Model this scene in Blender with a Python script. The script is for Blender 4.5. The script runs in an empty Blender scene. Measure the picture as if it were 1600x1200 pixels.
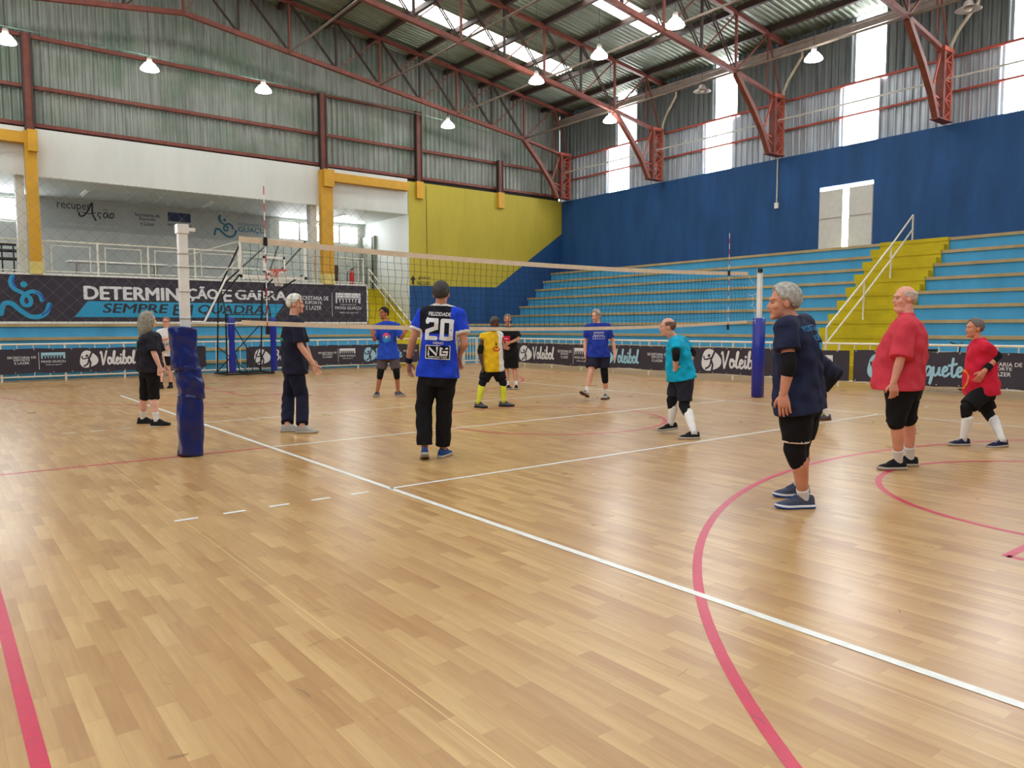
import bpy, bmesh, math, random
from mathutils import Vector, Matrix
from mathutils.bvhtree import BVHTree
random.seed(7)
sc = bpy.context.scene
PI = math.pi
# ------------------------------------------------------------ camera, sky, exposure
cam_d = bpy.data.cameras.new('camera'); cam = bpy.data.objects.new('camera', cam_d)
sc.collection.objects.link(cam); sc.camera = cam
cam_d.sensor_width = 36.0; cam_d.lens = 36.0 * 1169.9 / 1600.0
cam_d.clip_start = 0.05; cam_d.clip_end = 300
cam.location = (-3.225, -8.929, 1.448)
_yaw, _pitch, _roll = 0.909206, -0.075968, -0.003676
_f = Vector((math.cos(_yaw)*math.cos(_pitch), math.sin(_yaw)*math.cos(_pitch), math.sin(_pitch)))
_r = Vector((math.sin(_yaw), -math.cos(_yaw), 0)); _u = _r.cross(_f)
_r2 = math.cos(_roll)*_r + math.sin(_roll)*_u; _u2 = -math.sin(_roll)*_r + math.cos(_roll)*_u
cam.rotation_euler = Matrix((_r2, _u2, -_f)).transposed().to_euler()
world = bpy.data.worlds.new('overcast sky'); sc.world = world; world.use_nodes = True
world.node_tree.nodes['Background'].inputs[0].default_value = (0.86, 0.93, 1.0, 1)
world.node_tree.nodes['Background'].inputs[1].default_value = 3.0
sc.view_settings.view_transform = 'Standard'; sc.view_settings.look = 'None'
sc.view_settings.gamma = 1.0; sc.view_settings.use_curve_mapping = False
sc.view_settings.exposure = 0.30
sc.cycles.max_bounces = 8; sc.cycles.diffuse_bounces = 5; sc.cycles.glossy_bounces = 3
sc.cycles.transparent_max_bounces = 8; sc.cycles.sample_clamp_indirect = 6.0
sc.cycles.caustics_reflective = False; sc.cycles.caustics_refractive = False
sc.cycles.use_denoising = True
SKYL, STRIP, LAMP = 6.5, 13.0, 26.0     # daylight through roof sheets / wall sheets, lamp diffusers

# ------------------------------------------------------------ helpers
def link(o, parent=None):
    sc.collection.objects.link(o)
    if parent is not None: o.parent = parent
    return o
def tag(o, label=None, cat=None, group=None, kind=None):
    if label: o['label'] = label
    if cat: o['category'] = cat
    if group: o['group'] = group
    if kind: o['kind'] = kind
    return o
def empty(name, loc, label, cat, group=None, rz=0.0):
    o = bpy.data.objects.new(name, None); o.empty_display_size = 0.2
    o.location = loc; o.rotation_euler = (0, 0, rz); link(o); return tag(o, label, cat, group)
class MB:
    def __init__(s): s.v = []; s.f = []; s.m = []; s.mi = 0; s.rz = 0.0
    def add(s, vs, fs):
        b = len(s.v); s.v += [tuple(v) for v in vs]
        for f in fs: s.f.append([b+i for i in f]); s.m.append(s.mi)
        return s
    def box(s, a, b):
        x0,x1 = sorted((a[0],b[0])); y0,y1 = sorted((a[1],b[1])); z0,z1 = sorted((a[2],b[2]))
        return s.add([(x0,y0,z0),(x1,y0,z0),(x1,y1,z0),(x0,y1,z0),(x0,y0,z1),(x1,y0,z1),(x1,y1,z1),(x0,y1,z1)],
            [(0,3,2,1),(4,5,6,7),(0,1,5,4),(1,2,6,5),(2,3,7,6),(3,0,4,7)])
    def bar(s, p, q, w, h=None, up=(0,0,1)):
        h = h or w; p, q = Vector(p), Vector(q); d = (q-p).normalized(); up = Vector(up)
        if abs(d.dot(up)) > 0.98: up = Vector((1,0,0)) if abs(d.x) < .9 else Vector((0,1,0))
        a = d.cross(up).normalized()*w/2; c = a.normalized().cross(d).normalized()*h/2
        vs = [p-a-c,p+a-c,p+a+c,p-a+c,q-a-c,q+a-c,q+a+c,q-a+c]
        return s.add(vs, [(0,3,2,1),(4,5,6,7),(0,1,5,4),(1,2,6,5),(2,3,7,6),(3,0,4,7)])
    def tube(s, pts, r, n=8, closed=False):
        pts = [Vector(p) for p in pts]; k = len(pts); rs = r if isinstance(r, (list,tuple)) else [r]*k
        rings = []; ref = None
        for i in range(k):
            if closed: d = pts[(i+1)%k]-pts[i-1]
            else: d = pts[min(i+1,k-1)]-pts[max(i-1,0)]
            d.normalize()
            if ref is None: ref = Vector((0,0,1)) if abs(d.z) < .9 else Vector((1,0,0))
            a = d.cross(ref); a.normalize(); c = a.cross(d); ref = c
            rings.append([pts[i]+(a*math.cos(2*PI*j/n)+c*math.sin(2*PI*j/n))*rs[i] for j in range(n)])
        vs = [v for rg in rings for v in rg]; fs = []
        for i in range(k if closed else k-1):
            for j in range(n):
                a0=i*n+j; a1=i*n+(j+1)%n; b0=((i+1)%k)*n+j; b1=((i+1)%k)*n+(j+1)%n
                fs.append((a0,a1,b1,b0))
        if not closed: fs += [tuple(range(n))[::-1], tuple((k-1)*n+j for j in range(n))]
        return s.add(vs, fs)
    def lathe(s, prof, c=(0,0,0), n=20, ax=None):
        vs=[]; fs=[]; k=len(prof)
        for r,z in prof:
            for j in range(n): vs.append((c[0]+r*math.cos(2*PI*j/n), c[1]+r*math.sin(2*PI*j/n), c[2]+z))
        for i in range(k-1):
            for j in range(n): fs.append((i*n+j,i*n+(j+1)%n,(i+1)*n+(j+1)%n,(i+1)*n+j))
        fs += [tuple(range(n))[::-1], tuple((k-1)*n+j for j in range(n))]
        return s.add(vs, fs)
    def poly(s, pts): return s.add(pts, [tuple(range(len(pts)))])
    def prism(s, pts, d):
        n=len(pts); d=Vector(d); a=[Vector(p) for p in pts]; b=[p+d for p in a]
        return s.add(a+b, [tuple(range(n))[::-1], tuple(range(n,2*n))]+[(i,(i+1)%n,n+(i+1)%n,n+i) for i in range(n)])
    def ribbon(s, pts, w, fr, z=0.0):
        # flat mitred stroke with round ends; the stroke climbs a hair so that crossings never coincide
        P=[pts[0]]
        for q in pts[1:]:
            if math.hypot(q[0]-P[-1][0],q[1]-P[-1][1])>1e-5: P.append(q)
        n=len(P); vs=[]
        if n<2: return s
        for i in range(n):
            dx=P[min(i+1,n-1)][0]-P[max(i-1,0)][0]; dy=P[min(i+1,n-1)][1]-P[max(i-1,0)][1]; l=math.hypot(dx,dy) or 1
            k=1.0
            if 0<i<n-1:
                ax,ay=P[i][0]-P[i-1][0],P[i][1]-P[i-1][1]; la=math.hypot(ax,ay); cs=abs((ax*dx+ay*dy)/(la*l)); k=min(1.42,1/max(cs,.5))
            nx,ny=-dy/l*w/2*k,dx/l*w/2*k; zz=z+s.rz; s.rz+=2e-5
            vs+=[fr(P[i][0]-nx,P[i][1]-ny,zz),fr(P[i][0]+nx,P[i][1]+ny,zz)]
        s.add(vs,[(2*i,2*i+2,2*i+3,2*i+1) for i in range(n-1)])
        for e,(p,q) in ((0,(P[0],P[1])),(n-1,(P[-1],P[-2]))):
            t=math.atan2(p[1]-q[1],p[0]-q[0]); zz=z+s.rz; s.rz+=2e-5
            s.add([fr(p[0]+w/2*math.cos(t-PI/2+k*PI/6),p[1]+w/2*math.sin(t-PI/2+k*PI/6),zz) for k in range(7)],[tuple(range(7))])
        return s
    def build(s, name, mats, parent=None, smooth=False):
        me = bpy.data.meshes.new(name); me.from_pydata(s.v, [], s.f)
        for m in (mats if isinstance(mats,(list,tuple)) else [mats]): me.materials.append(m)
        me.polygons.foreach_set('material_index', s.m)
        if smooth: me.polygons.foreach_set('use_smooth', [True]*len(me.polygons))
        me.update(); o = bpy.data.objects.new(name, me)
        if parent is not None:
            me.transform(Matrix.Translation(-Vector(parent.location)) if parent.parent is None and parent.type=='EMPTY' and abs(parent.rotation_euler.z)<1e-6 else Matrix.Identity(4))
        return link(o, parent)
def catmull(pts, n=6):
    P=[pts[0]]+list(pts)+[pts[-1]]; out=[]
    for i in range(1,len(P)-2):
        for k in range(n):
            t=k/n; out.append(tuple(.5*((2*P[i][a])+(-P[i-1][a]+P[i+1][a])*t+(2*P[i-1][a]-5*P[i][a]+4*P[i+1][a]-P[i+2][a])*t*t+(-P[i-1][a]+3*P[i][a]-3*P[i+1][a]+P[i+2][a])*t**3) for a in range(len(P[i]))))
    out.append(tuple(pts[-1])); return out
# ------------------------------------------------------------ materials
def nodes(name):
    m = bpy.data.materials.new(name); m.use_nodes = True; nt = m.node_tree
    return m, nt, nt.nodes['Principled BSDF'], nt.nodes, nt.links
def ramp(N, stops):
    r = N.new('ShaderNodeValToRGB'); e = r.color_ramp.elements
    e[0].position, e[0].color = stops[0][0], (*stops[0][1],1); e[1].position, e[1].color = stops[-1][0], (*stops[-1][1],1)
    for p,c in stops[1:-1]:
        x = e.new(p); x.color = (*c,1)
    return r
def srgb(r,g,b):
    f = lambda c: c/12.92 if c<=.04045 else ((c+.055)/1.055)**2.4
    return tuple(f(v/255) for v in (r,g,b))
def mat(name, col, rough=.6, metal=0.0, var=.12, scale=6.0, bump=0.0, bscale=40.0, spec=.5):
    """plain paint / cloth / metal with a little procedural wear"""
    m, nt, b, N, L = nodes(name)
    tc = N.new('ShaderNodeTexCoord'); no = N.new('ShaderNodeTexNoise'); no.inputs['Scale'].default_value = scale
    no.inputs['Detail'].default_value = 5; L.new(tc.outputs['Object'], no.inputs['Vector'])
    d = tuple(c*(1-var) for c in col); u = tuple(min(1,c*(1+var)) for c in col)
    r = ramp(N, [(.3,d),(.7,u)]); L.new(no.outputs['Fac'], r.inputs['Fac']); L.new(r.outputs['Color'], b.inputs['Base Color'])
    b.inputs['Roughness'].default_value = rough; b.inputs['Metallic'].default_value = metal
    b.inputs['Specular IOR Level'].default_value = spec
    if bump:
        n2 = N.new('ShaderNodeTexNoise'); n2.inputs['Scale'].default_value = bscale; n2.inputs['Detail'].default_value = 4
        L.new(tc.outputs['Object'], n2.inputs['Vector'])
        bp = N.new('ShaderNodeBump'); bp.inputs['Strength'].default_value = bump; bp.inputs['Distance'].default_value = .02
        L.new(n2.outputs['Fac'], bp.inputs['Height']); L.new(bp.outputs['Normal'], b.inputs['Normal'])
    return m
def glow(name, col, st):
    m, nt, b, N, L = nodes(name)
    b.inputs['Base Color'].default_value = (.8,.8,.8,1)
    b.inputs['Emission Color'].default_value = (*col,1); b.inputs['Emission Strength'].default_value = st
    b.inputs['Roughness'].default_value = .6
    return m
def sheet_mat(name, base, stain, dark, stain_amt, streak_axis, rough=.55, metal=.3, zlow=None):
    """galvanised corrugated sheet: vertical streaks, green algae stains"""
    m, nt, b, N, L = nodes(name)
    tc = N.new('ShaderNodeTexCoord'); mp = N.new('ShaderNodeMapping'); L.new(tc.outputs['Object'], mp.inputs['Vector'])
    mp.inputs['Scale'].default_value = {'z':(3.5,3.5,.25),'x':(.25,3.5,.25)}[streak_axis]
    n1 = N.new('ShaderNodeTexNoise'); n1.inputs['Scale'].default_value = 1.6; n1.inputs['Detail'].default_value = 6; n1.inputs['Roughness'].default_value=.65
    L.new(mp.outputs['Vector'], n1.inputs['Vector'])
    n2 = N.new('ShaderNodeTexNoise'); n2.inputs['Scale'].default_value = .8; n2.inputs['Detail'].default_value = 4
    L.new(tc.outputs['Object'], n2.inputs['Vector'])
    n3 = N.new('ShaderNodeTexNoise'); n3.inputs['Scale'].default_value = 5; n3.inputs['Detail'].default_value = 8; n3.inputs['Roughness'].default_value=.7
    L.new(mp.outputs['Vector'], n3.inputs['Vector'])
    r1 = ramp(N, [(.3,tuple(c*.55 for c in base)),(.5,base),(.72,tuple(min(1,c*1.25) for c in base))]); L.new(n1.outputs['Fac'], r1.inputs['Fac'])
    r2 = ramp(N, [(.5-.06*stain_amt,(0,0,0)),(.68,(1,1,1))]); L.new(n2.outputs['Fac'], r2.inputs['Fac'])
    mx = N.new('ShaderNodeMix'); mx.data_type='RGBA'; L.new(r1.outputs['Color'], mx.inputs['A']); mx.inputs['B'].default_value=(*stain,1)
    ml = N.new('ShaderNodeMath'); ml.operation='MULTIPLY'; ml.inputs[1].default_value=stain_amt; L.new(r2.outputs['Color'], ml.inputs[0]); L.new(ml.outputs[0], mx.inputs['Factor'])
    r3 = ramp(N, [(.60,(0,0,0)),(.72,(1,1,1))]); L.new(n3.outputs['Fac'], r3.inputs['Fac'])
    m2 = N.new('ShaderNodeMix'); m2.data_type='RGBA'; L.new(mx.outputs['Result'], m2.inputs['A']); m2.inputs['B'].default_value=(*dark,1)
    k = N.new('ShaderNodeMath'); k.operation='MULTIPLY'; k.inputs[1].default_value=.6*stain_amt; L.new(r3.outputs['Color'], k.inputs[0]); L.new(k.outputs[0], m2.inputs['Factor'])
    L.new(m2.outputs['Result'], b.inputs['Base Color']); b.inputs['Roughness'].default_value=rough; b.inputs['Metallic'].default_value=metal
    return m
def wood_floor():
    """three-strip vinyl parquet running along the hall (Y)"""
    m, nt, b, N, L = nodes('parquet vinyl')
    tc = N.new('ShaderNodeTexCoord'); sp = N.new('ShaderNodeSeparateXYZ'); L.new(tc.outputs['Object'], sp.inputs[0])
    def M(op, a, bb=None, c=None):
        n = N.new('ShaderNodeMath'); n.operation = op
        for i,v in enumerate((a,bb,c)):
            if v is None: continue
            if isinstance(v,(int,float)): n.inputs[i].default_value = v
            else: L.new(v, n.inputs[i])
        return n.outputs[0]
    W, LEN = .079, .46
    xr = M('DIVIDE', sp.outputs['X'], W); row = M('FLOOR', xr); fx = M('FRACT', xr)
    rn = N.new('ShaderNodeTexWhiteNoise'); rn.noise_dimensions='1D'; L.new(row, rn.inputs['W'])
    al = M('ADD', M('ADD', M('DIVIDE', sp.outputs['Y'], LEN), M('MULTIPLY', row, .37)), M('MULTIPLY', rn.outputs['Value'], .12))
    seg = M('FLOOR', al); fy = M('FRACT', al)
    cx = N.new('ShaderNodeCombineXYZ'); L.new(row, cx.inputs[0]); L.new(seg, cx.inputs[1])
    wn = N.new('ShaderNodeTexWhiteNoise'); wn.noise_dimensions='3D'; L.new(cx.outputs[0], wn.inputs['Vector'])
    mp = N.new('ShaderNodeMapping'); mp.inputs['Scale'].default_value=(34,2.6,1); L.new(tc.outputs['Object'], mp.inputs['Vector'])
    ad = N.new('ShaderNodeVectorMath'); ad.operation='ADD'; L.new(mp.outputs[0], ad.inputs[0]); L.new(wn.outputs['Color'], ad.inputs[1])
    sc_ = N.new('ShaderNodeVectorMath'); sc_.operation='SCALE'; L.new(wn.outputs['Color'], sc_.inputs[0]); sc_.inputs['Scale'].default_value=40; L.new(sc_.outputs[0], ad.inputs[1])
    gr = N.new('ShaderNodeTexNoise'); gr.inputs['Scale'].default_value=1.0; gr.inputs['Detail'].default_value=5; gr.inputs['Distortion'].default_value=.6; L.new(ad.outputs[0], gr.inputs['Vector'])
    v = M('ADD', M('MULTIPLY', wn.outputs['Value'], .46), M('MULTIPLY', gr.outputs['Fac'], .60))
    v = M('SUBTRACT', v, M('MULTIPLY', fx, .13))
    r = ramp(N, [(.14,srgb(168,126,80)),(.40,srgb(181,142,92)),(.62,srgb(192,155,103)),(.9,srgb(207,174,120))]); L.new(v, r.inputs['Fac'])
    # joints
    jx = M('LESS_THAN', M('ABSOLUTE', M('SUBTRACT', fx, .985)), .016); jy = M('LESS_THAN', fy, .006)
    j = M('MULTIPLY', M('MAXIMUM', jx, jy), .28)
    mx = N.new('ShaderNodeMix'); mx.data_type='RGBA'; L.new(r.outputs['Color'], mx.inputs['A']); mx.inputs['B'].default_value=(*srgb(140,100,66),1); L.new(j, mx.inputs['Factor'])
    # roll seams of the vinyl and scattered scuffs
    sm = M('LESS_THAN', M('ABSOLUTE', M('SUBTRACT', M('FRACT', M('DIVIDE', M('ADD', sp.outputs['X'], 2.52), 1.5)), .5)), .0016)
    m2 = N.new('ShaderNodeMix'); m2.data_type='RGBA'; L.new(mx.outputs['Result'], m2.inputs['A']); m2.inputs['B'].default_value=(*srgb(236,212,150),1); L.new(M('MULTIPLY', sm, .6), m2.inputs['Factor'])
    L.new(m2.outputs['Result'], b.inputs['Base Color'])
    n5 = N.new('ShaderNodeTexNoise'); n5.inputs['Scale'].default_value=1.3; n5.inputs['Detail'].default_value=6; L.new(tc.outputs['Object'], n5.inputs['Vector'])
    rr = ramp(N, [(.3,(.27,)*3),(.7,(.33,)*3)]); L.new(n5.outputs['Fac'], rr.inputs['Fac']); L.new(rr.outputs['Color'], b.inputs['Roughness'])
    b.inputs['Specular IOR Level'].default_value=.5
    return m
def wall_paint(name, col, streak=.18):
    m, nt, b, N, L = nodes(name)
    tc = N.new('ShaderNodeTexCoord'); mp = N.new('ShaderNodeMapping'); mp.inputs['Scale'].default_value=(1.2,1.2,.3); L.new(tc.outputs['Object'], mp.inputs['Vector'])
    n1 = N.new('ShaderNodeTexNoise'); n1.inputs['Scale'].default_value=1.5; n1.inputs['Detail'].default_value=7; n1.inputs['Roughness'].default_value=.62; L.new(mp.outputs['Vector'], n1.inputs['Vector'])
    r = ramp(N, [(.3,tuple(c*(1-streak) for c in col)),(.7,tuple(min(1,c*(1+streak)) for c in col))]); L.new(n1.outputs['Fac'], r.inputs['Fac']); L.new(r.outputs['Color'], b.inputs['Base Color'])
    b.inputs['Roughness'].default_value=.62; b.inputs['Specular IOR Level'].default_value=.3
    n2 = N.new('ShaderNodeTexNoise'); n2.inputs['Scale'].default_value=30; L.new(tc.outputs['Object'], n2.inputs['Vector'])
    bp = N.new('ShaderNodeBump'); bp.inputs['Strength'].default_value=.15; bp.inputs['Distance'].default_value=.01; L.new(n2.outputs['Fac'], bp.inputs['Height']); L.new(bp.outputs['Normal'], b.inputs['Normal'])
    return m
FLOOR = wood_floor()
GABLE = sheet_mat('weathered gable sheet', srgb(142,148,140), srgb(96,118,100), srgb(54,60,52), .7, 'z', .5, .15)
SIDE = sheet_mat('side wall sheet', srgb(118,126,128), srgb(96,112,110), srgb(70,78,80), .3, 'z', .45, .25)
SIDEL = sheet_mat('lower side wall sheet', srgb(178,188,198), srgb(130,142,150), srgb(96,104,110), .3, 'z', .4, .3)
ROOF = sheet_mat('roof sheet underside', srgb(122,130,116), srgb(86,104,88), srgb(70,80,70), .3, 'x', .45, .35)
BLUEW = wall_paint('dark blue wall paint', srgb(36,80,134), .2)
YELW = wall_paint('olive yellow wall paint', srgb(186,172,62), .08)
WHITEW = wall_paint('white wall paint', srgb(214,218,214), .05)
GREYW = wall_paint('pale grey wall paint', srgb(190,196,194), .05)
OCHRE = mat('ochre paint', srgb(208,158,40), .55, var=.08, scale=3)
PALEY = mat('pale yellow paint', srgb(222,204,120), .6, var=.06)
STEPB = wall_paint('sky blue bleacher paint', srgb(74,162,212), .10)
STEPY = wall_paint('yellow stair paint', srgb(196,178,24), .14)
NOSE = wall_paint('worn concrete edge', srgb(176,158,118), .16)
CONC = wall_paint('concrete', srgb(150,148,142), .12)
REDST = mat('red oxide steel', srgb(114,56,44), .55, var=.25, scale=4, bump=.2)
REDLT = mat('bright red oxide steel', srgb(170,80,64), .55, var=.2, scale=4, bump=.2)
BROWN = mat('dark brown steel', srgb(56,38,33), .6, var=.25, scale=4)
GREYST = mat('greyed steel tube', srgb(112,98,86), .5, var=.2, scale=4)
PIPE = mat('grey plastic conduit', srgb(196,198,190), .5, var=.08)
CREAM = mat('cream enamel rail', srgb(226,222,204), .4, var=.06, scale=8)
WHITEP = mat('white enamel', srgb(236,236,230), .35, var=.05, scale=8)
BLACKP = mat('black enamel', srgb(22,22,26), .45, var=.2)
PADB = mat('blue vinyl pad', srgb(26,40,150), .33, var=.12, scale=5, bump=.25, bscale=9)
PADN = mat('navy vinyl pad', srgb(22,36,104), .27, var=.22, scale=4, bump=.5, bscale=7)
BANNER = mat('dark violet grey banner vinyl', srgb(52,46,58), .5, var=.08, scale=2, bump=.15, bscale=4)
CYAN = mat('cyan banner print', srgb(38,158,204), .55, var=.04)
BLUEP = mat('royal blue banner print', srgb(30,92,190), .55, var=.04)
LETW = mat('white banner print', srgb(226,228,232), .55, var=.03)
LETB = mat('pale blue banner print', srgb(158,206,226), .55, var=.03)
DARKP = mat('dark banner print', srgb(44,44,56), .55, var=.03)
LINEW = mat('white court paint', srgb(226,228,224), .35, var=.10, scale=14)
LINER = mat('crimson court paint', srgb(196,30,74), .33, var=.08, scale=14, bump=.1, bscale=120)
TAPE = mat('cream net tape', srgb(224,206,180), .7, var=.08, scale=8, bump=.2)
NETM = mat('black net cord', srgb(26,28,34), .8, var=.1)
ROPE = mat('white rope', srgb(226,224,214), .8, var=.06)
RED = mat('red paint', srgb(206,44,34), .4, var=.08)
GALV = mat('galvanised trim', srgb(168,158,152), .5, .2, var=.12)
GAP = mat('dark steel edge', srgb(42,38,36), .8, var=.2)  # even dark colour of the trim strip below the gable sheeting
SKY1 = glow('daylit roof sheet', (1.0,.99,.94), SKYL)
SKY2 = glow('daylit wall sheet', (.96,.98,1.0), STRIP)
LAMPM = glow('lamp diffuser', (.96,1.0,.97), LAMP)
PANE = glow('daylit window pane', (.95,.98,1.0), 16.0)
def glassm():
    m, nt, b, N, L = nodes('clear acrylic')
    t = N.new('ShaderNodeBsdfTransparent'); t.inputs[0].default_value=(.95,.98,.97,1); mx = N.new('ShaderNodeMixShader'); mx.inputs[0].default_value=.10
    b.inputs['Roughness'].default_value=.1; b.inputs['Base Color'].default_value=(.8,.9,.9,1)
    L.new(t.outputs[0], mx.inputs[1]); L.new(b.outputs[0], mx.inputs[2]); L.new(mx.outputs[0], N['Material Output'].inputs[0]); return m
GLASS = glassm()
# ------------------------------------------------------------ lettering
def text_mesh(body, bold=0.0, shear=0.0, res=3):
    cu = bpy.data.curves.new('lettering','FONT'); cu.body = body; cu.offset = bold; cu.shear = shear; cu.resolution_u = res
    cu.align_x = 'LEFT'; cu.fill_mode='FRONT'; cu.space_line=.95
    o = bpy.data.objects.new('lettering', cu); sc.collection.objects.link(o)
    dg = bpy.context.evaluated_depsgraph_get(); me = bpy.data.meshes.new_from_object(o.evaluated_get(dg))
    vs = [tuple(v.co) for v in me.vertices]; fs = [tuple(p.vertices) for p in me.polygons]
    bpy.data.objects.remove(o); bpy.data.curves.remove(cu); bpy.data.meshes.remove(me); return vs, fs
def lettering(mb, body, box, fr, z=0.0, bold=.02, shear=0.0, center_lines=False):
    """text fitted to box (x0,y0,x1,y1) of a plane; fr maps plane coordinates to the world"""
    x0,y0,x1,y1 = box; lines = body.split('\n'); n=len(lines); h=(y1-y0)/n
    data=[text_mesh(l,0.0,shear) for l in lines]
    wid=[max(v[0] for v in d[0])-min(v[0] for v in d[0]) for d in data]; k=(x1-x0)/max(wid)
    for i,(d,w) in enumerate(zip(data,wid)):
        lo=min(v[0] for v in d[0]); ly0=-.02; ly1=.73 if any(c.isupper() or c.isdigit() or c in 'bdfhklt' for c in lines[i]) else .55
        if any(c in 'gjpqyç' for c in lines[i].lower() if c.islower()): ly0=-.2
        if any(c in 'ÃÇ' for c in lines[i]): pass
        yy0=y1-(i+1)*h+.12*h*(n>1); yy1=y1-i*h-.02*h*(n>1); ky=(yy1-yy0)/(ly1-ly0)
        ox = x0+((x1-x0)-w*k)/2 if center_lines else x0
        for n_,(sx,sy) in enumerate(((0,0),(1,0),(-1,0),(0,1),(0,-1)) if bold>.012 else ((0,0),)):   # struck a few times for a heavier weight
            mb.rz+=4e-5; mb.add([fr(ox+(v[0]-lo+sx*bold*.8)*k, yy0+(v[1]-ly0+sy*bold*.5)*ky, z+mb.rz) for v in d[0]], d[1])
STROKES = {  # brush script letters, em units: (advance, strokes)
 'V':(.62,[[(0,.85),(.06,.95),(.12,.6),(.2,.02),(.24,.05),(.42,.55),(.56,1.0)]]),
 'B':(.66,[[(.1,.95),(.1,.5),(.05,0)],[(0,.85),(.3,1.0),(.48,.85),(.38,.6),(.15,.52)],[(.15,.52),(.45,.5),(.52,.25),(.35,.03),(.02,.02)]]),
 'o':(.46,[[(.3,.5),(.12,.5),(.05,.22),(.14,.02),(.32,.1),(.37,.36),(.26,.5),(.2,.42),(.42,.42)]]),
 'l':(.30,[[(.0,.1),(.16,.5),(.26,.95),(.16,.9),(.1,.35),(.14,.03),(.28,.08)]]),
 'e':(.42,[[(.05,.22),(.25,.3),(.3,.44),(.18,.5),(.07,.3),(.12,.04),(.26,.02),(.42,.16)]]),
 'i':(.24,[[(.08,.48),(.07,.15),(.12,.02),(.22,.1)],[(.11,.68),(.13,.72)]]),
 'b':(.46,[[(.02,.1),(.14,.5),(.22,1.0),(.12,.85),(.07,.1),(.1,.3),(.22,.48),(.37,.4),(.36,.12),(.2,.01),(.08,.06)]]),
 'a':(.48,[[(.36,.42),(.2,.5),(.06,.3),(.08,.06),(.22,.04),(.36,.36),(.36,.1),(.48,.06)]]),
 's':(.4,[[(.02,.05),(.25,.5),(.2,.35),(.32,.16),(.2,.0),(.05,.04)]]),
 'q':(.46,[[(.36,.42),(.2,.5),(.06,.3),(.08,.06),(.22,.04),(.36,.36),(.36,-.1),(.3,-.42),(.36,-.3),(.46,.08)]]),
 'u':(.48,[[(.04,.46),(.04,.12),(.14,.02),(.3,.2),(.36,.48),(.35,.1),(.46,.06)]]),
 't':(.36,[[(.2,.95),(.14,.4),(.16,.06),(.26,.0),(.36,.12)],[(-.02,.58),(.2,.62),(.38,.68)]])}
def script_word(mb, word, box, fr, z=0.0, wgt=.12):
    x0,y0,x1,y1=box; tot=sum(STROKES[c][0] for c in word); kx=(x1-x0)/tot; ky=(y1-y0); x=0
    for c in word:
        adv,sts=STROKES[c]
        for s in sts:
            pts=catmull([(x0+(x+p[0])*kx, y0+p[1]*ky) for p in s],5); mb.ribbon(pts, wgt*ky, fr, z)
        x+=adv
def blob(mb, cx, cy, rx, ry, fr, z=0.0, lean=0.0):
    pts=[]
    for k in range(28):
        a=2*PI*k/28; r=1+.10*math.cos(3*a+.6+lean); pts.append(fr(cx+rx*r*math.cos(a), cy+ry*r*math.sin(a), z))
    mb.poly(pts)
def player_logo(ml, md, cx, cy, rx, ry, fr, z):
    blob(ml, cx, cy, rx, ry, fr, z)
    S=lambda pts,w: md.ribbon(catmull([(cx+p[0]*rx, cy+p[1]*ry) for p in pts],5), w*ry, fr, z+.002)
    S([(.42,.86),(.18,.35),(.05,.05),(.2,-.4),(.12,-.9)],.20); S([(.05,.05),(-.1,-.5),(-.5,-.78)],.17)
    S([(.12,.28),(-.3,.12),(-.62,.1),(-.7,.36)],.14); S([(-.2,.42),(-.14,.46)],.26)
def crest(mb, box, fr, z=0.0):
    """the arcaded building emblem: a pale panel over a row of arches"""
    x0,y0,x1,y1=box; h=y1-y0; w=x1-x0
    P=lambda a,b,c,d: mb.poly([fr(x0+a*w,y0+b*h,z),fr(x0+c*w,y0+b*h,z),fr(x0+c*w,y0+d*h,z),fr(x0+a*w,y0+d*h,z)])
    P(0,.55,1,1); P(0,0,.06,.55); P(.94,0,1,.55)
    for k in range(7):
        a=.06+k*.126; P(a+.09,.05,a+.126,.45)
        mb.ribbon([(x0+(a+.045+.045*math.cos(t*PI/6))*w, y0+(.36+.14*math.sin(t*PI/6))*h) for t in range(7)], .05*h, fr, z+.002)
def copy_tree(o, parent=None, name=None):
    c=o.copy(); sc.collection.objects.link(c); c.parent=parent
    for ch in o.children: copy_tree(ch, c)
    return c
# patch: build children relative to the accumulated parent location
def _wloc(o):
    v = Vector((0,0,0))
    while o is not None: v += Vector(o.location); o = o.parent
    return v
def _build(s, name, mats, parent=None, smooth=False):
    me = bpy.data.meshes.new(name); off = _wloc(parent)
    me.from_pydata([(v[0]-off.x, v[1]-off.y, v[2]-off.z) for v in s.v], [], s.f)
    for m in (mats if isinstance(mats,(list,tuple)) else [mats]): me.materials.append(m)
    me.polygons.foreach_set('material_index', s.m)
    if smooth: me.polygons.foreach_set('use_smooth', [True]*len(me.polygons))
    me.update(); return link(bpy.data.objects.new(name, me), parent)
MB.build = _build
def struct(mb, name, mats, parent=None, smooth=False):
    o = mb.build(name, mats, parent, smooth)
    if parent is None: o['kind'] = 'structure'
    return o
# ============================================================ HALL SHELL
XW, YE, XL, YB = 20.85, 18.1, -13.2, -20.0       # blue side wall, end wall, far-left wall, rear wall
XA = 3.84                                        # ridge
def zroof(x): return 11.42 + .125*(XW-(x if x >= XA else 2*XA-x))
fl = struct(MB().box((XL,YB,-.2),(22,23,0)), 'floor', FLOOR)
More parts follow.
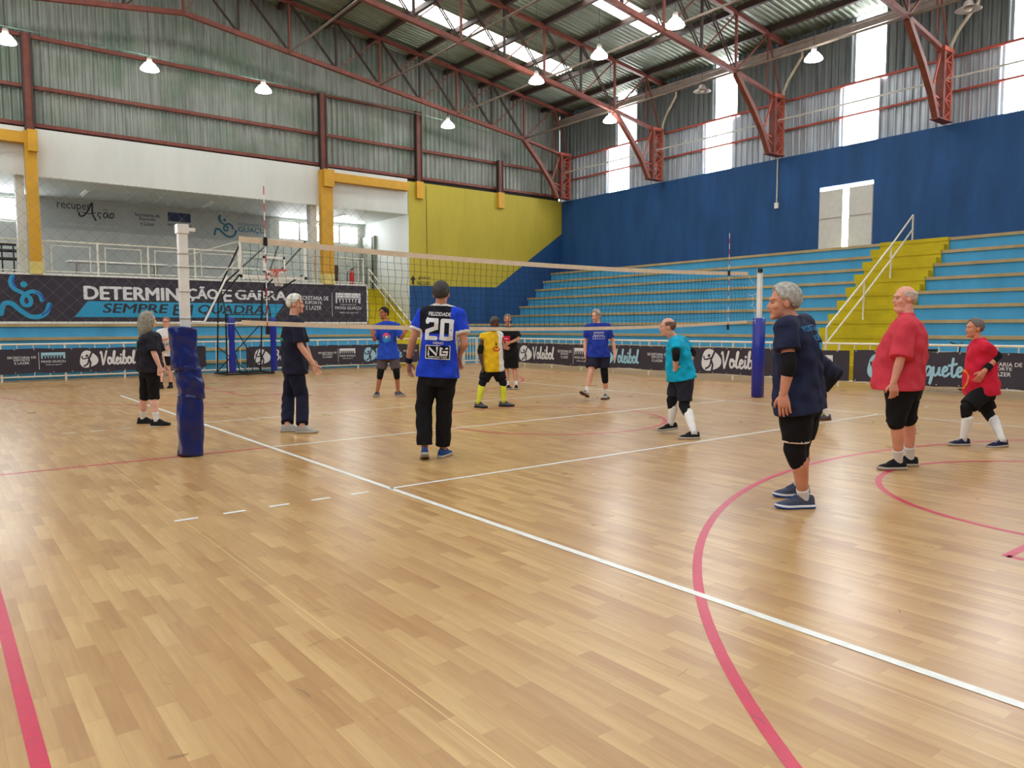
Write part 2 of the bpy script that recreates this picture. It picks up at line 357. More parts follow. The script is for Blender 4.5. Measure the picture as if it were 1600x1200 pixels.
# --- court markings belong to the floor surface
def arc(mb, cx, cy, r, a0, a1, w, z, n=48):
    vs=[]; 
    for i in range(n+1):
        a=a0+(a1-a0)*i/n
        vs += [(cx+(r-w/2)*math.cos(a), cy+(r-w/2)*math.sin(a), z), (cx+(r+w/2)*math.cos(a), cy+(r+w/2)*math.sin(a), z)]
    mb.add(vs, [(2*i,2*i+1,2*i+3,2*i+2) for i in range(n)])
def line(mb, x0, y0, x1, y1, w, z):
    l=math.hypot(x1-x0,y1-y0); nx,ny=-(y1-y0)/l*w/2,(x1-x0)/l*w/2
    mb.add([(x0-nx,y0-ny,z),(x1-nx,y1-ny,z),(x1+nx,y1+ny,z),(x0+nx,y0+ny,z)],[(0,1,2,3)])
R = MB(); zr=.0012
for sx in (-3,12): line(R, sx,-13,sx,13,.055,zr)
for sy in (-13,13): line(R,-3,sy,12,sy,.05,zr)
line(R,-3,0,0,0,.05,zr); line(R,9,0,12,0,.05,zr)
arc(R,4.5,0,1.78,0,2*PI,.05,zr,64)
for s in (-1,1):
    cy=11.425*s; a0=-s*PI/2
    arc(R,4.5,cy,6.72,a0-1.36,a0+1.36,.055,zr,90)
    arc(R,4.5,7.2*s,1.8,(PI/2 if s<0 else -PI/2)-PI/2,(PI/2 if s<0 else -PI/2)+PI/2,.055,zr,48)
    line(R,2.04,7.2*s,6.96,7.2*s,.055,zr); line(R,2.06,7.2*s,2.06,13*s,.055,zr); line(R,6.94,7.2*s,6.94,13*s,.055,zr)
    arc(R,4.5,cy,1.25,a0-PI/2,a0+PI/2,.05,zr,30)
R.build('red_court_lines', LINER, fl)
Wl = MB(); zw=.0022
for sx in (0,9): line(Wl,sx,-9,sx,9,.055,zw)
for sy in (-9,-3,0,3,9): line(Wl,0,sy,9,sy,.05,zw)
for sy in (-3,3):
    for k in range(5):
        x=-.22-.36*k; line(Wl,x,sy,x-.17,sy,.05,zw); line(Wl,9-x,sy,9-x+.17,sy,.05,zw)
Wl.build('white_court_lines', LINEW, fl)
S = MB(); random.seed(11)
for k in range(46):
    x=random.uniform(-2.6,4.5); y=random.uniform(-7.6,-1.5); a=random.uniform(0,PI); l=random.uniform(.02,.11)
    S.ribbon(catmull([(x,y),(x+l*.5*math.cos(a)+.006,y+l*.5*math.sin(a)),(x+l*math.cos(a),y+l*math.sin(a))],3), random.uniform(.0015,.004), lambda a,b,z:(a,b,z), .0027)
tag(S.build('scuff_marks', mat('dark rubber scuff', srgb(112,90,66), .6), fl), kind='stuff')

# --- blue side wall with its doorway
w = MB()
for a,b in (((YB,3.15),(0,7.35)),((5.0,YE+.25),(0,7.35)),((3.15,5.0),(0,3.98)),((3.15,5.0),(6.1,7.35))):
    w.box((XW,a[0],b[0]),(XW+.2,a[1],b[1]))
struct(w,'wall_right',BLUEW)
# --- end wall: yellow over blue
w = MB(); Y=YE
w.mi=0; w.poly([(12.5,Y,0),(12.5,Y,3.16),(16.95,Y,3.22),(18.97,Y,4.6),(XW,Y,5.86),(XW,Y,0)])
w.mi=1; w.poly([(12.5,Y,3.16),(12.5,Y,7.38),(XW,Y,7.38),(XW,Y,5.86),(18.97,Y,4.6),(16.95,Y,3.22)])
w.mi=2; w.box((12.5,Y+.002,0),(12.68,22.3,7.38)); w.box((12.68,Y+.02,0),(XW,Y+.25,7.36))
w.mi=2; w.box((XL,Y,0),(10.5,Y+.2,3.1)); w.box((XL,22.1,0),(12.5,22.3,7.4))
struct(w,'wall_end',[BLUEW,YELW,WHITEW])
w = MB().box((XL,Y+.02,6.05),(12.48,Y+.2,7.47)); struct(w,'trim_1',WHITEW)                      # white fascia over the gallery
w = MB().box((XL,Y+.2,2.95),(10.5,22.1,3.1)).box((10.5,20.75,2.95),(12.5,22.1,3.1)); struct(w,'trim_2',CONC)       # gallery floor slab
w = MB().box((XL,Y+.2,6.05),(12.5,22.1,6.15)); struct(w,'ceiling_gallery',GREYW)
for i,x in enumerate((-.92,8.40)):
    struct(MB().box((x,Y+.2,3.1),(x+.22,18.7,6.05)),'wall_stub_%s'%('left','middle')[i],WHITEW)
# gallery windows: frame, bars, daylit pane
def gwin(n,x0,x1,z0,z1,cols):
    f=MB(); t=.05; y=22.06
    for zz in (z0,z1): f.box((x0-t,y-.03,zz-t/2),(x1+t,y+.02,zz+t/2))
    for k in range(cols+1):
        x=x0+(x1-x0)*k/cols; f.box((x-t,y-.03,z0),(x+t,y+.02,z1))
    o=struct(f,'window_%d'%n,WHITEP)
    b=MB()
    for k in range(cols):
        a=x0+(x1-x0)*k/cols+.12; c=x0+(x1-x0)*(k+1)/cols-.12
        for j in range(4): b.box((a,y-.045,z0+.1+j*(z1-z0-.2)/3),(c,y-.03,z0+.115+j*(z1-z0-.2)/3))
        b.box((a,y-.045,z0+.1),(a+.015,y-.03,z1-.1)); b.box((c-.015,y-.045,z0+.1),(c,y-.03,z1-.1))
    b.build('window_bars',BLACKP,o); MB().box((x0,y+.0,z0),(x1,y+.015,z1)).build('pane',PANE,o)
gwin(1,-3.4,-.34,5.16,5.9,3); gwin(2,8.55,12.2,5.17,5.9,4); gwin(3,-9.5,-5.5,5.16,5.9,4)
d=struct(MB().box((12.36,20.9,3.1),(12.5,22.05,5.45)),'door_1',mat('grey green door',srgb(150,154,142),.5))
MB().box((12.33,21.0,3.1),(12.37,21.06,5.4)).build('door_edge',BLACKP,d)
# --- gable sheeting above the end wall, and the sheeting above the blue wall
def corr(mb, p0, ax, up, length, ztop, zbot, pitch, amp, nrm, seg=6):
    """corrugated sheet: runs along ax, ribs along up"""
    n=int(length/pitch*seg); vs=[]
    for i in range(n+1):
        s=length*i/n; ph=(s/pitch)%1; dpt=amp*max(-1,min(1,2.2*math.sin(2*PI*ph)+.9))
        a=Vector(p0)+Vector(ax)*s+Vector(nrm)*dpt
        vs += [a+Vector(up)*zbot(s), a+Vector(up)*ztop(s)]
    mb.add(vs,[(2*i,2*i+2,2*i+3,2*i+1) for i in range(n)])
w=MB(); corr(w,(XL,YE+.28,0),(1,0,0),(0,0,1),XW+.15-XL,lambda s:zroof(XL+s)+.02,lambda s:7.62,.22,.034,(0,1,0),8)
struct(w,'wall_gable',GABLE,smooth=False)
struct(MB().box((XL,YE+.22,7.38),(XW,YE+.36,7.62)),'trim_3',GAP)
LOW=[(14.0,15.12),(8.75,9.85),(3.25,4.28),(-1.5,-.42),(-7.0,-5.9),(-12.4,-11.3),(-17.9,-16.8)]
UPP=[(13.55,14.52),(8.45,9.38),(2.95,3.9),(-1.62,-.62),(-7.2,-6.2),(-12.6,-11.6),(-18.1,-17.1)]
def side_wall(name, x, sgn, wn):
    w=MB()
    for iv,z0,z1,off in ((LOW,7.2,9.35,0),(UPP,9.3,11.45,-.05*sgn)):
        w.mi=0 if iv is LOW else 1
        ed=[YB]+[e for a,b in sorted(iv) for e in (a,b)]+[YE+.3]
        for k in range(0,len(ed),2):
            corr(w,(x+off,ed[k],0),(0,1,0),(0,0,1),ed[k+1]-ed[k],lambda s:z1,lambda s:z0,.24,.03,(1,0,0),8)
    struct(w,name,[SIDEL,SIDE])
    for iv,z0,z1,off in ((LOW,7.25,9.35,.01*sgn),(UPP,9.3,11.35,-.04*sgn)):
        for a,b in iv:
            wn[0]+=1; struct(MB().box((x+off,a-.03,z0),(x+off+.01,b+.03,z1)),'window_%d'%wn[0],SKY2)
wn=[3]
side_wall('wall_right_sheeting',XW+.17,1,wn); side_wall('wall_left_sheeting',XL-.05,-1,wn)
struct(MB().box((XL-.2,YB,0),(XL,22.3,7.3)),'wall_left',BLUEW)
w=MB().box((XL,YB-.2,0),(XW,YB,7.4)); struct(w,'wall_rear',BLUEW)
w=MB(); corr(w,(XL,YB-.05,0),(1,0,0),(0,0,1),XW+.15-XL,lambda s:zroof(XL+s)+.02,lambda s:7.3,.22,.022,(0,1,0)); struct(w,'wall_rear_sheeting',GABLE)
# --- roof sheets with daylit bands in the middle of every bay
BAYS=[14.5,9.3,3.72,-1.75,-7.25,-12.7,-18.0]; HWB=.46
def roof_strip(mb, ya, yb, xa, xb, pitch=.2, amp=.02, seg=6):
    n=max(2,int((yb-ya)/pitch*seg)); vs=[]
    for i in range(n+1):
        y=ya+(yb-ya)*i/n; dz=amp*max(-1,min(1,1.6*math.sin(2*PI*((y/pitch)%1))))
        vs += [(xa,y,zroof(xa)+dz),(xb,y,zroof(xb)+dz)]
    mb.add(vs,[(2*i,2*i+1,2*i+3,2*i+2) for i in range(n)])
w=MB(); ed=[YB-.2]+[e for b in sorted(BAYS) for e in (b-HWB,b+HWB)]+[YE+.35]
for xa,xb,xs in ((XA,XW+.35,(4.6,17.8)),(XL-.35,XA,(-10.1,3.1))):
    for k in range(len(ed)-1):
        if k%2==0: roof_strip(w,ed[k],ed[k+1],xa,xb)
        else: roof_strip(w,ed[k],ed[k+1],xa,xs[0]); roof_strip(w,ed[k],ed[k+1],xs[1],xb)
struct(w,'ceiling',ROOF)
for b in BAYS:
    for xs in ((4.6,17.8),(-10.1,3.1)):
        wn[0]+=1; w=MB(); roof_strip(w,b-HWB,b+HWB,*xs); struct(w,'window_%d'%wn[0],SKY1)
# eaves gutter beam above the blue wall
struct(MB().box((XW-.2,YB,11.04),(XW+.1,YE+.2,11.12)).box((XW-.1,YB,10.88),(XW+.1,YE+.2,11.04)),'trim_4',GALV)
# ============================================================ STEEL FRAME
PX=[18.0-1.77*i for i in range(17)]                   # panel points, ridge at index 8
def zb(x): x=x if x>=XA else 2*XA-x; return 9.72+.135*(18.0-x)
def ztc(x): return zroof(x)-.22
ORD=['nearest the gable end wall','second from the gable end wall','third from the gable end wall','fourth from the gable end wall','fifth from the gable end wall','sixth from the gable end wall','nearest the rear wall']
def truss(y, i):
    t=empty('roof_truss',(XA,y,9.5),'rust red lattice steel roof truss, '+ORD[i],'roof truss','roof trusses'); 
    b=MB()
    for s in (1,-1):
        m=lambda x: x if s>0 else 2*XA-x
        b.bar((m(XA),y,zb(XA)),(m(18.0),y,zb(18.0)),.13,.15)
        b.bar((m(18.0),y,zb(18)),(m(20.62),y,9.28),.13,.11)
    b.build('bottom_chord',REDST,t)
    b=MB()
    for s in (1,-1):
        m=lambda x: x if s>0 else 2*XA-x
        b.bar((m(XA),y,ztc(XA)),(m(XW+.1),y,ztc(XW+.1)),.13,.13)
    b.build('top_chord',REDST,t)
    for s in (1,-1):
        m=lambda x: x if s>0 else 2*XA-x
        k=MB(); P=[(18.0,9.68),(18.95,8.75),(19.55,8.05),(19.95,7.38)]
        for p,q in zip(P,P[1:]): k.bar((m(p[0]),y,p[1]),(m(q[0]),y,q[1]),.16,.16)
        k.build('knee_brace',REDST,t)
    for j,x in enumerate(PX):
        MB().bar((x,y,zb(x)),(x,y,ztc(x)),.07).build('vertical_strut',BROWN if j%2 else REDST,t)
    for j in range(len(PX)-1):
        x0,x1=(PX[j],PX[j+1]) if j<8 else (PX[j+1],PX[j])     # outer bottom, inner top
        w=MB()
        for dy in (-.045,.045): w.bar((x0,y+dy,zb(x0)),(x1,y+dy,ztc(x1)),.035)
        for q in (.3,.5,.7):
            c=Vector((x0,y,zb(x0))).lerp(Vector((x1,y,ztc(x1))),q); w.bar(c-Vector((0,.06,0)),c+Vector((0,.06,0)),.03)
        w.build('diagonal_strut',BROWN,t)
        if j in (0,1,2,3,4,11,12,13,14,15): MB().bar((x1,y+.02,zb(x1)),(x0,y+.02,ztc(x0)),.04).build('diagonal_strut',REDST,t)
    for s in (1,-1):
        m=lambda x: x if s>0 else 2*XA-x
        MB().bar((m(18.0),y,zb(18)),(m(19.77),y,ztc(19.77)),.05).build('diagonal_strut',REDST,t)
        MB().bar((m(20.62),y,9.28),(m(19.77),y,ztc(19.77)),.045).build('diagonal_strut',REDST,t)
        MB().bar((m(19.77),y,8.98+.6),(m(19.77),y,ztc(19.77)),.04).build('vertical_strut',REDST,t)
    return t
TY=[17.4,11.86,6.39,.95,-4.5,-10.0,-15.5]
proto=truss(TY[0],0)
for i,y in enumerate(TY[1:],1):
    c=copy_tree(proto); c.location=(XA,y,9.5); c['label']='rust red lattice steel roof truss, '+ORD[i]
def column(y, i):
    c=empty('lattice_column',(20.4,y,7.35),'red laced steel column on the blue wall, under the truss '+ORD[i],'steel column','steel columns on the blue wall')
    MB().box((20.10,y-.11,7.35),(20.22,y+.11,9.38)).build('flange',REDST,c)
    MB().box((20.58,y-.11,7.35),(20.68,y+.11,9.30)).build('flange',REDLT,c)
    z=7.4; k=0
    while z<9.1:
        a,b=(20.22,20.58) if k%2==0 else (20.58,20.22)
        for dy in (-.10,.10): MB().bar((a,y+dy,z),(b,y+dy,z+.26),.03).build('lacing_bar',REDLT,c)
        if k%2==0: MB().bar((20.22,y-.1,z),(20.58,y-.1,z),.03).build('lacing_bar',REDLT,c)
        z+=.27; k+=1
    MB().bar((20.58,y-.02,7.4),(19.57,y-.02,8.03),.04).build('tie_bar',REDLT,c)
    MB().bar((19.57,y,8.03),(20.15,y,9.35),.045).build('tie_bar',REDLT,c)
    MB().bar((19.57,y,8.03),(20.15,y,7.95),.045).build('tie_bar',REDLT,c)
    MB().box((19.85,y-.14,7.352),(20.71,y+.14,7.38)).build('base_plate',REDST,c)
    MB().box((20.05,y-.13,9.3),(20.7,y+.13,9.42)).build('cap_plate',REDLT,c)
    return c
cp=column(TY[0],0)
for i,y in enumerate(TY[1:4],1):
    c=copy_tree(cp); c.location=(20.4,y,7.35); c['label']='red laced steel column on the blue wall, under the truss '+ORD[i]
NTH=['first','second','third','fourth','fifth','sixth','seventh','eighth','ninth','tenth','eleventh','twelfth','thirteenth','fourteenth','fifteenth','sixteenth','seventeenth','eighteenth','nineteenth']
PUR=[19.77]+PX+[2*XA-19.77]
for i,x in enumerate(PUR):
    o=MB().bar((x,YB,zroof(x)-.10),(x,YE+.2,zroof(x)-.12),.13,.18).build('roof_purlin',BROWN)
    tag(o,'dark steel purlin under the roof sheets, %s from the blue side wall'%NTH[i],'purlin','roof purlins')
for j,i in enumerate((0,2,4,6,8)):
    x=PX[i]; o=MB().tube([(x,YE-.7,zb(x)+.02),(x,YB+.5,zb(x)+.02)],.038,8).build('brace_tube',GREYST)
    tag(o,'greyish steel tube tying the truss bottom chords together, %s from the blue wall'%NTH[j],'brace tube','truss brace tubes')
# girts: side wall and gable
for z,wd,nm in ((9.3,.07,'upper red girt'),(8.3,.06,'lower red girt')):
    o=MB().bar((XW+.08,YB,z),(XW+.08,YE,z),wd).build('wall_girt',REDLT); tag(o,nm+' running along the sheeting above the blue wall','girt')
o=MB().tube([(20.3,-18,8.52),(20.3,YE-.6,8.52)],.03,8).build('conduit_pipe',PIPE); tag(o,'pale pipe running straight past the columns above the blue wall','pipe')
for nm,xs,z in (('topmost',(XL,12.9),10.2),('middle',(XL,20.4),8.72),('lowest',(XL,20.8),7.6)):
    o=MB().bar((xs[0],YE+.16,z),(xs[1],YE+.16,z),.09,.11).build('gable_girt',REDST); tag(o,nm+' rust red horizontal girt on the gable sheeting','girt','gable girts')
for nm,x,zt in (('left of the middle, above the left ochre column',-.5,10.22),('above the ochre column right of centre',8.85,10.22),('above the left bracket on the yellow wall',13.0,10.22),('above the right bracket on the yellow wall',17.18,8.8)):
    p=empty('gable_post',(x,YE-.02,7.35),'rust red post on the gable sheeting, '+nm,'steel post','gable posts')
    MB().box((x-.1,YE-.06,7.3),(x+.1,YE+.06,zt)).build('web',REDST,p)
    MB().box((x-.13,YE-.1,7.3),(x-.09,YE+.1,zt)).box((x+.09,YE-.1,7.3),(x+.13,YE+.1,zt)).build('flange',BROWN,p)
    if x>10:
        o=MB().box((x-.16,YE-.14,6.72),(x+.16,YE,7.4)).build('wall_bracket',OCHRE); tag(o,'ochre concrete bracket on the yellow wall, '+('left one' if x<15 else 'right one'),'bracket','ochre brackets')
# steel wire, drainpipes
o=MB().tube(catmull([(XL+.05,16.5,9.7),(0,16.5,9.78),(6,16.5,9.7),(12,16.5,9.62),(17.6,17.3,9.6)],6),.012,6).build('messenger_wire',mat('green cable',srgb(84,112,96),.6)); tag(o,'thin green cable strung across in front of the gable sheeting','cable')
for i,y in enumerate((11.45,5.98,.54)):
    o=MB().tube([(20.79,y-.25,10.85),(20.79,y-.25,10.6),(20.79,y+.25,9.95),(20.79,y+.42,9.6),(20.79,y+.42,7.38)],.05,10).build('drainpipe',mat('cream drainpipe',srgb(208,200,178),.5,var=.2),smooth=True)
    tag(o,'cream bent drainpipe beside the steel column, '+('by the second truss from the gable','by the third truss from the gable','by the fourth truss from the gable')[i],'drainpipe','cream drainpipes')
# ============================================================ LAMPS
def lamp(x,y,z,lit,label,cord=.8):
    l=empty('high_bay_lamp',(x,y,z),label,'lamp','hanging gym lamps')
    if lit:
        MB().lathe([(.04,.30),(.07,.28),(.08,.16),(.05,.14)],(x,y,z),16).build('housing',GALV,l,True)
        MB().lathe([(.06,.15),(.13,.11),(.24,-.02),(.26,-.08),(.20,-.10),(.0,-.12)],(x,y,z),20).build('diffuser',LAMPM,l,True)
    else:
        MB().lathe([(.05,.22),(.09,.2),(.12,.1),(.30,.0),(.29,-.005),(.11,.09)],(x,y,z),20).build('shade',GALV,l,True)
        MB().lathe([(.0,.02),(.09,.06),(.07,-.02),(.0,-.05)],(x,y,z),16).build('bulb',WHITEP,l,True)
    MB().tube([(x,y,z+.2),(x,y,zroof(x)-.03)],.007,6).build('cord',BLACKP,l)
for x,n in ((-1.15,'leftmost'),(2.46,'second from left'),(5.92,'third from left'),(13.15,'rightmost')):
    lamp(x,16.1,9.3,True,'lit white lamp hanging before the gable sheeting, %s of its row'%n,.45)
for y,n in ((5.15,'nearest to the viewer'),(8.12,'middle'),(11.14,'farthest from the viewer')):
    lamp(13.5,y,9.8,True,'lit lamp hanging from the roof trusses mid-hall, %s of its three'%n,1.6)
for y,lit,n in ((11.77,True,'lit lamp before the side sheeting, beside the white strip nearest the gable'),(7.47,False,'unlit dish lamp hanging left of the second white strip from the gable'),(3.45,True,'lit lamp hanging before the side sheeting above the white double door'),(-.69,False,'unlit dish lamp hanging at the top right corner')):
    lamp(17.66,y,9.3,lit,n,1.9)
for i in range(6):
    lamp(-6.0 if i<3 else 4.0,(-14,-8,-2)[i%3],9.8,True,'lit hall lamp over the near half, %s row, %s one'%(('left','middle')[i//3],('rear','middle','front')[i%3]),1.6)
# ============================================================ BLEACHERS AND STAIRS
RZ=.398; bx=lambda k:15.44+.475*k; by=lambda k:15.75+.45*k
B=empty('side_bleacher',(15.9,-1,0),'long sky blue stepped bleacher with tan edges along the dark blue side wall','bleacher')
for k in range(1,11):
    xe=bx(k+1)+.02 if k<10 else XW; z=RZ*k
    t=MB().box((bx(k),YB+.01,0 if k==1 else z-RZ-.02),(xe-.003,YE-.004,z-.085)).build('tier',STEPB,B)
    MB().box((bx(k)-.045,YB+.01,z-.085),(xe-.003,YE-.004,z)).build('nosing',NOSE,t)
E_=empty('end_bleacher',(4,16.2,0),'four low sky blue steps with tan edges below the large banner at the end wall','bleacher')
for k in range(1,5):
    ye=by(k+1)+.02 if k<4 else YE-.002; z=RZ*k
    t=MB().box((XL+.01,by(k),0 if k==1 else z-RZ-.02),(bx(k)-.05,ye,z-.085)).build('tier',STEPB,E_)
    MB().box((XL+.01,by(k)-.045,z-.085),(bx(k)-.05,ye,z)).build('nosing',NOSE,t)
st=empty('stairway',(17.5,1.55,0),'yellow painted stairway climbing the side bleacher to the blue wall','stairway')
for k in range(1,11):
    z=RZ*k; y0,y1=.55,2.52
    s=MB().box((bx(k)-.062,y0,z-RZ+(.016 if k>1 else 0)),(bx(k)-.002,y1,z-.087)).box((bx(k)-.085,y0,z-.087),(bx(k)-.047,y1,z+.016)).box((bx(k)-.086,y0,z+.002),(bx(k+1)-.065 if k<10 else bx(k)+.5,y1,z+.016))
    if k>1: s.box((bx(k)-.30,y0+.03,z-RZ+.016),(bx(k)-.05,y1+.18,z-RZ/2))
    s.build('step',STEPY,st)
def hrail(name,posts,lab,m=CREAM,r=.026,drop=.5):
    h=empty(name,posts[0][0],lab,'handrail')
    tp=[p[1] for p in posts]
    MB().tube(tp,r,8).build('top_rail',m,h)
    MB().tube([(p[0],p[1],p[2]-drop) for p in tp],r*.9,8).build('middle_rail',m,h)
    for a,b in posts: MB().tube([a,b],r,8).build('post',m,h)
hrail('handrail',[((x,1.6,z),(x,1.6,zt)) for x,z,zt in ((15.5,.42,1.40),(17.4,1.61,2.70),(18.9,2.81,3.76),(20.2,4.0,4.74))],'white double handrail going up the middle of the yellow stairway on the side bleacher',drop=.42)
# gallery stair in the end wall recess
st=empty('stairway',(11.5,16.5,0),'yellow stair beside the large banner leading up to the gallery','stairway')
for k in range(1,5):
    z=RZ*k
    MB().box((10.62,by(k)-.062,0 if k==1 else z-RZ+.016),(12.62,by(k)-.002,z-.087)).box((10.62,by(k)-.085,z-.087),(12.62,by(k)-.047,z+.016)).box((10.62,by(k)-.086,z+.002),(12.62,by(k+1)-.065 if k<4 else 18.095,z+.016)).build('step',STEPY,st)
for j in range(8):
    z=RZ*4+.19*(j+1); y=18.1+.33*j
    MB().box((10.52,y,z-.3),(12.48,20.75,z)).build('step',STEPY,st)
hrail('handrail',[((11.95,y,z),(11.95,y,zt)) for y,z,zt in ((16.98,.83,1.56),(17.65,1.615,2.0),(19.15,2.36,3.0),(20.6,3.12,3.98))],'white double handrail sloping down the yellow gallery stair',drop=.34)
# ============================================================ GALLERY FITTINGS
for nm,x0,x1 in (('left',-.68,-.37),('right',8.64,9.1)):
    c=empty('gallery_column',((x0+x1)/2,17.95,3.1),'ochre painted concrete column holding the gallery fascia, %s one'%nm,'column','ochre columns')
    MB().box((x0,17.85,3.45),(x1,18.1,7.33)).build('shaft',OCHRE,c); MB().box((x0-.003,17.845,3.1),(x1+.003,18.1,3.47)).build('plinth',PALEY,c)
    MB().box((x0+.08,17.72,6.72),(x1+.02,17.86,7.35)).build('corbel',OCHRE,c)
for nm,x0,x1 in (('left of the left column',XL,-.66),('between the right column and the yellow wall',9.1,12.42)):
    o=MB().box((x0,17.86,6.96),(x1,YE+.02,7.28)).build('gallery_beam',OCHRE); tag(o,'ochre beam along the gallery fascia '+nm,'beam','ochre beams')
for nm,xa,xb in (('left bay',-6.7,-.75),('middle bay',-.3,8.55),('right bay beside the stair',9.2,10.45)):
    g=empty('gallery_railing',(xa,18.16,3.1),'cream steel railing with framed panels at the gallery edge, '+nm,'railing','gallery railings')
    n=max(1,round((xb-xa)/1.5)); w_=(xb-xa)/n
    MB().box((xa,18.14,4.12),(xb,18.18,4.16)).build('top_rail',CREAM,g); MB().box((xa,18.14,3.2),(xb,18.18,3.23)).build('bottom_rail',CREAM,g)
    for k in range(n+1): MB().box((xa+k*w_-.025,18.135,3.1),(xa+k*w_+.025,18.185,4.14)).build('post',CREAM,g)
    for k in range(n):
        f=MB(); a=xa+k*w_+.2; b=a+w_-.4
        f.box((a,18.15,4.0),(b,18.17,4.025)).box((a,18.15,3.23),(a+.025,18.17,4.0)).box((b-.025,18.15,3.23),(b,18.17,4.0)); f.build('panel_frame',CREAM,g)
for i,x in enumerate((1.2,5.2,10.4)):
    l=empty('tube_lamp',(x,20.2,6.0),'unlit fluorescent tube fitting on the gallery ceiling, '+('left','middle','right')[i],'lamp','tube lamps')
    MB().box((x-.06,19.6,6.0),(x+.06,20.8,6.05)).build('housing',WHITEP,l); MB().tube([(x,19.62,5.97),(x,20.78,5.97)],.018,8).build('tube',WHITEP,l)
for i,(x0,x1) in enumerate(((.5,3.5),(3.7,6.7))):
    t=empty('long_table',((x0+x1)/2,19.6,3.1),'long pale table standing on the gallery behind the railing, '+('left','right')[i],'table','gallery tables')
    MB().box((x0,19.2,3.62),(x1,19.9,3.67)).build('top',WHITEP,t)
    for x in (x0+.3,x1-.3):
        for y in (19.28,19.82): MB().bar((x,y,3.1),(x,y,3.62),.04).build('leg',GALV,t)
t=empty('weight_stand',(-1.2,19.0,3.1),'small black weight stand on the gallery behind the left ochre column','stand')
MB().bar((-1.3,19,3.1),(-1.3,19,4.05),.04).bar((-1.0,19,3.1),(-1.0,19,4.05),.04).bar((-1.4,19,3.12),(-.9,19,3.12),.06).build('frame',BLACKP,t)
for z in (3.6,3.85,4.05): MB().tube([(-1.38,19,z),(-.92,19,z)],.05,10).build('weight',BLACKP,t)
t=MB().box((9.35,19.3,3.3),(9.95,19.36,3.95)).build('notice_board',mat('dark notice board',srgb(52,38,38),.6,var=.3)); tag(t,'dark brown board leaning on the gallery behind the right railing','board')
t=empty('board_easel',(9.65,19.4,3.1),'black easel legs under the dark board on the gallery','stand')
for x in (9.4,9.9): MB().bar((x,19.42,3.1),(x,19.38,3.95),.03).build('leg',BLACKP,t)
t=empty('fire_extinguisher',(10.25,18.75,3.1),'red fire extinguisher standing on the gallery behind the railing','fire extinguisher')
MB().lathe([(.09,0),(.1,.03),(.1,.46),(.07,.56),(.03,.6),(.03,.64)],(10.25,18.75,3.1),16).build('cylinder',RED,t,True)
MB().box((10.2,18.72,3.74),(10.3,18.78,3.79)).bar((10.25,18.75,3.79),(10.38,18.75,3.86),.02).build('valve',BLACKP,t)
MB().tube(catmull([(10.22,18.75,3.74),(10.08,18.75,3.62),(10.04,18.75,3.42),(10.1,18.75,3.3)],5),.014,6).build('hose',BLACKP,t)
# ------------------------------------------------------------ big banner on the gallery front
fE=lambda y:(lambda a,b,z=0.0:(a,y-z,b))
bn=empty('large_banner',(4.5,17.95,1.66),'large dark banner reading DETERMINAÇÃO E GARRA SEMPRE EM QUADRA under the gallery railing','banner')
MB().box((-6.5,17.94,1.66),(10.46,18.09,3.08)).build('sheet',BANNER,bn)
MB().box((-6.5,17.91,3.07),(10.5,18.09,3.13)).box((-6.5,17.91,1.60),(10.5,18.09,1.665)).box((10.46,17.91,1.6),(10.51,18.09,3.13)).build('frame',WHITEP,bn)
f=fE(17.935)
m=MB(); m.poly([f(.42,1.81,.001),f(6.75,1.81,.001),f(7.12,2.31,.001),f(.80,2.31,.001)]); m.build('stripe',CYAN,bn)
m=MB(); lettering(m,'DETERMIN',(.72,2.36,3.50,2.80),f,.003,.05); lettering(m,'ÇÃO',(3.80,2.36,4.78,2.80),f,.003,.05); lettering(m,'A',(3.53,2.36,3.82,2.80),f,.003,.05); m.build('headline_lettering',LETW,bn)
m=MB(); lettering(m,'E',(4.96,2.36,5.24,2.80),f,.003,.05); m.build('headline_lettering',LETW,bn); m=MB(); lettering(m,'GARRA',(5.39,2.36,7.21,2.80),f,.003,.05); m.build('headline_lettering',LETW,bn)
for wd,xa,xb in (('SEMPRE',1.22,3.16),('EM',3.30,3.95),('QUADRA!',4.12,6.53)):
    m=MB(); lettering(m,wd,(xa,1.87,xb,2.26),f,.004,.03,.16); m.build('subtitle_lettering',DARKP,bn)
def wave_logo(par, box, f, z, mA, mB_):
    x0,y0,x1,y1=box; kx=x1-x0; ky=y1-y0; P=lambda L:[(x0+p[0]*kx,y0+p[1]*ky) for p in L]
    a=MB(); h=.105*ky
    a.ribbon(catmull(P([(.02,.12),(.08,.34),(.22,.36),(.36,.22),(.55,.07),(.74,.06),(.88,.16),(.94,.34)]),6),h,f,z)
    a.ribbon(catmull(P([(.26,.98),(.22,.84),(.28,.70),(.44,.60),(.58,.48),(.57,.34),(.47,.32),(.42,.42),(.48,.56),(.62,.64),(.76,.58),(.80,.44)]),6),h*.85,f,z)
    r=.07*ky; c=P([(.47,.80)])[0]; a.poly([f(c[0]+r*math.cos(k*PI/8),c[1]+r*math.sin(k*PI/8),z) for k in range(16)]); a.build('runner_emblem',mA,par)
    b=MB(); b.ribbon(catmull(P([(.30,.99),(.27,.85),(.32,.74)]),5),h*.4,f,z+.002); b.ribbon(catmull(P([(.70,.62),(.80,.55),(.84,.42)]),5),h*.4,f,z+.002); b.ribbon(catmull(P([(.80,.10),(.92,.2),(.98,.34)]),5),h*.4,f,z+.002); b.build('emblem_edge',mB_,par)
wave_logo(bn,(-1.5,1.74,-.16,3.04),f,.003,CYAN,BLUEP)
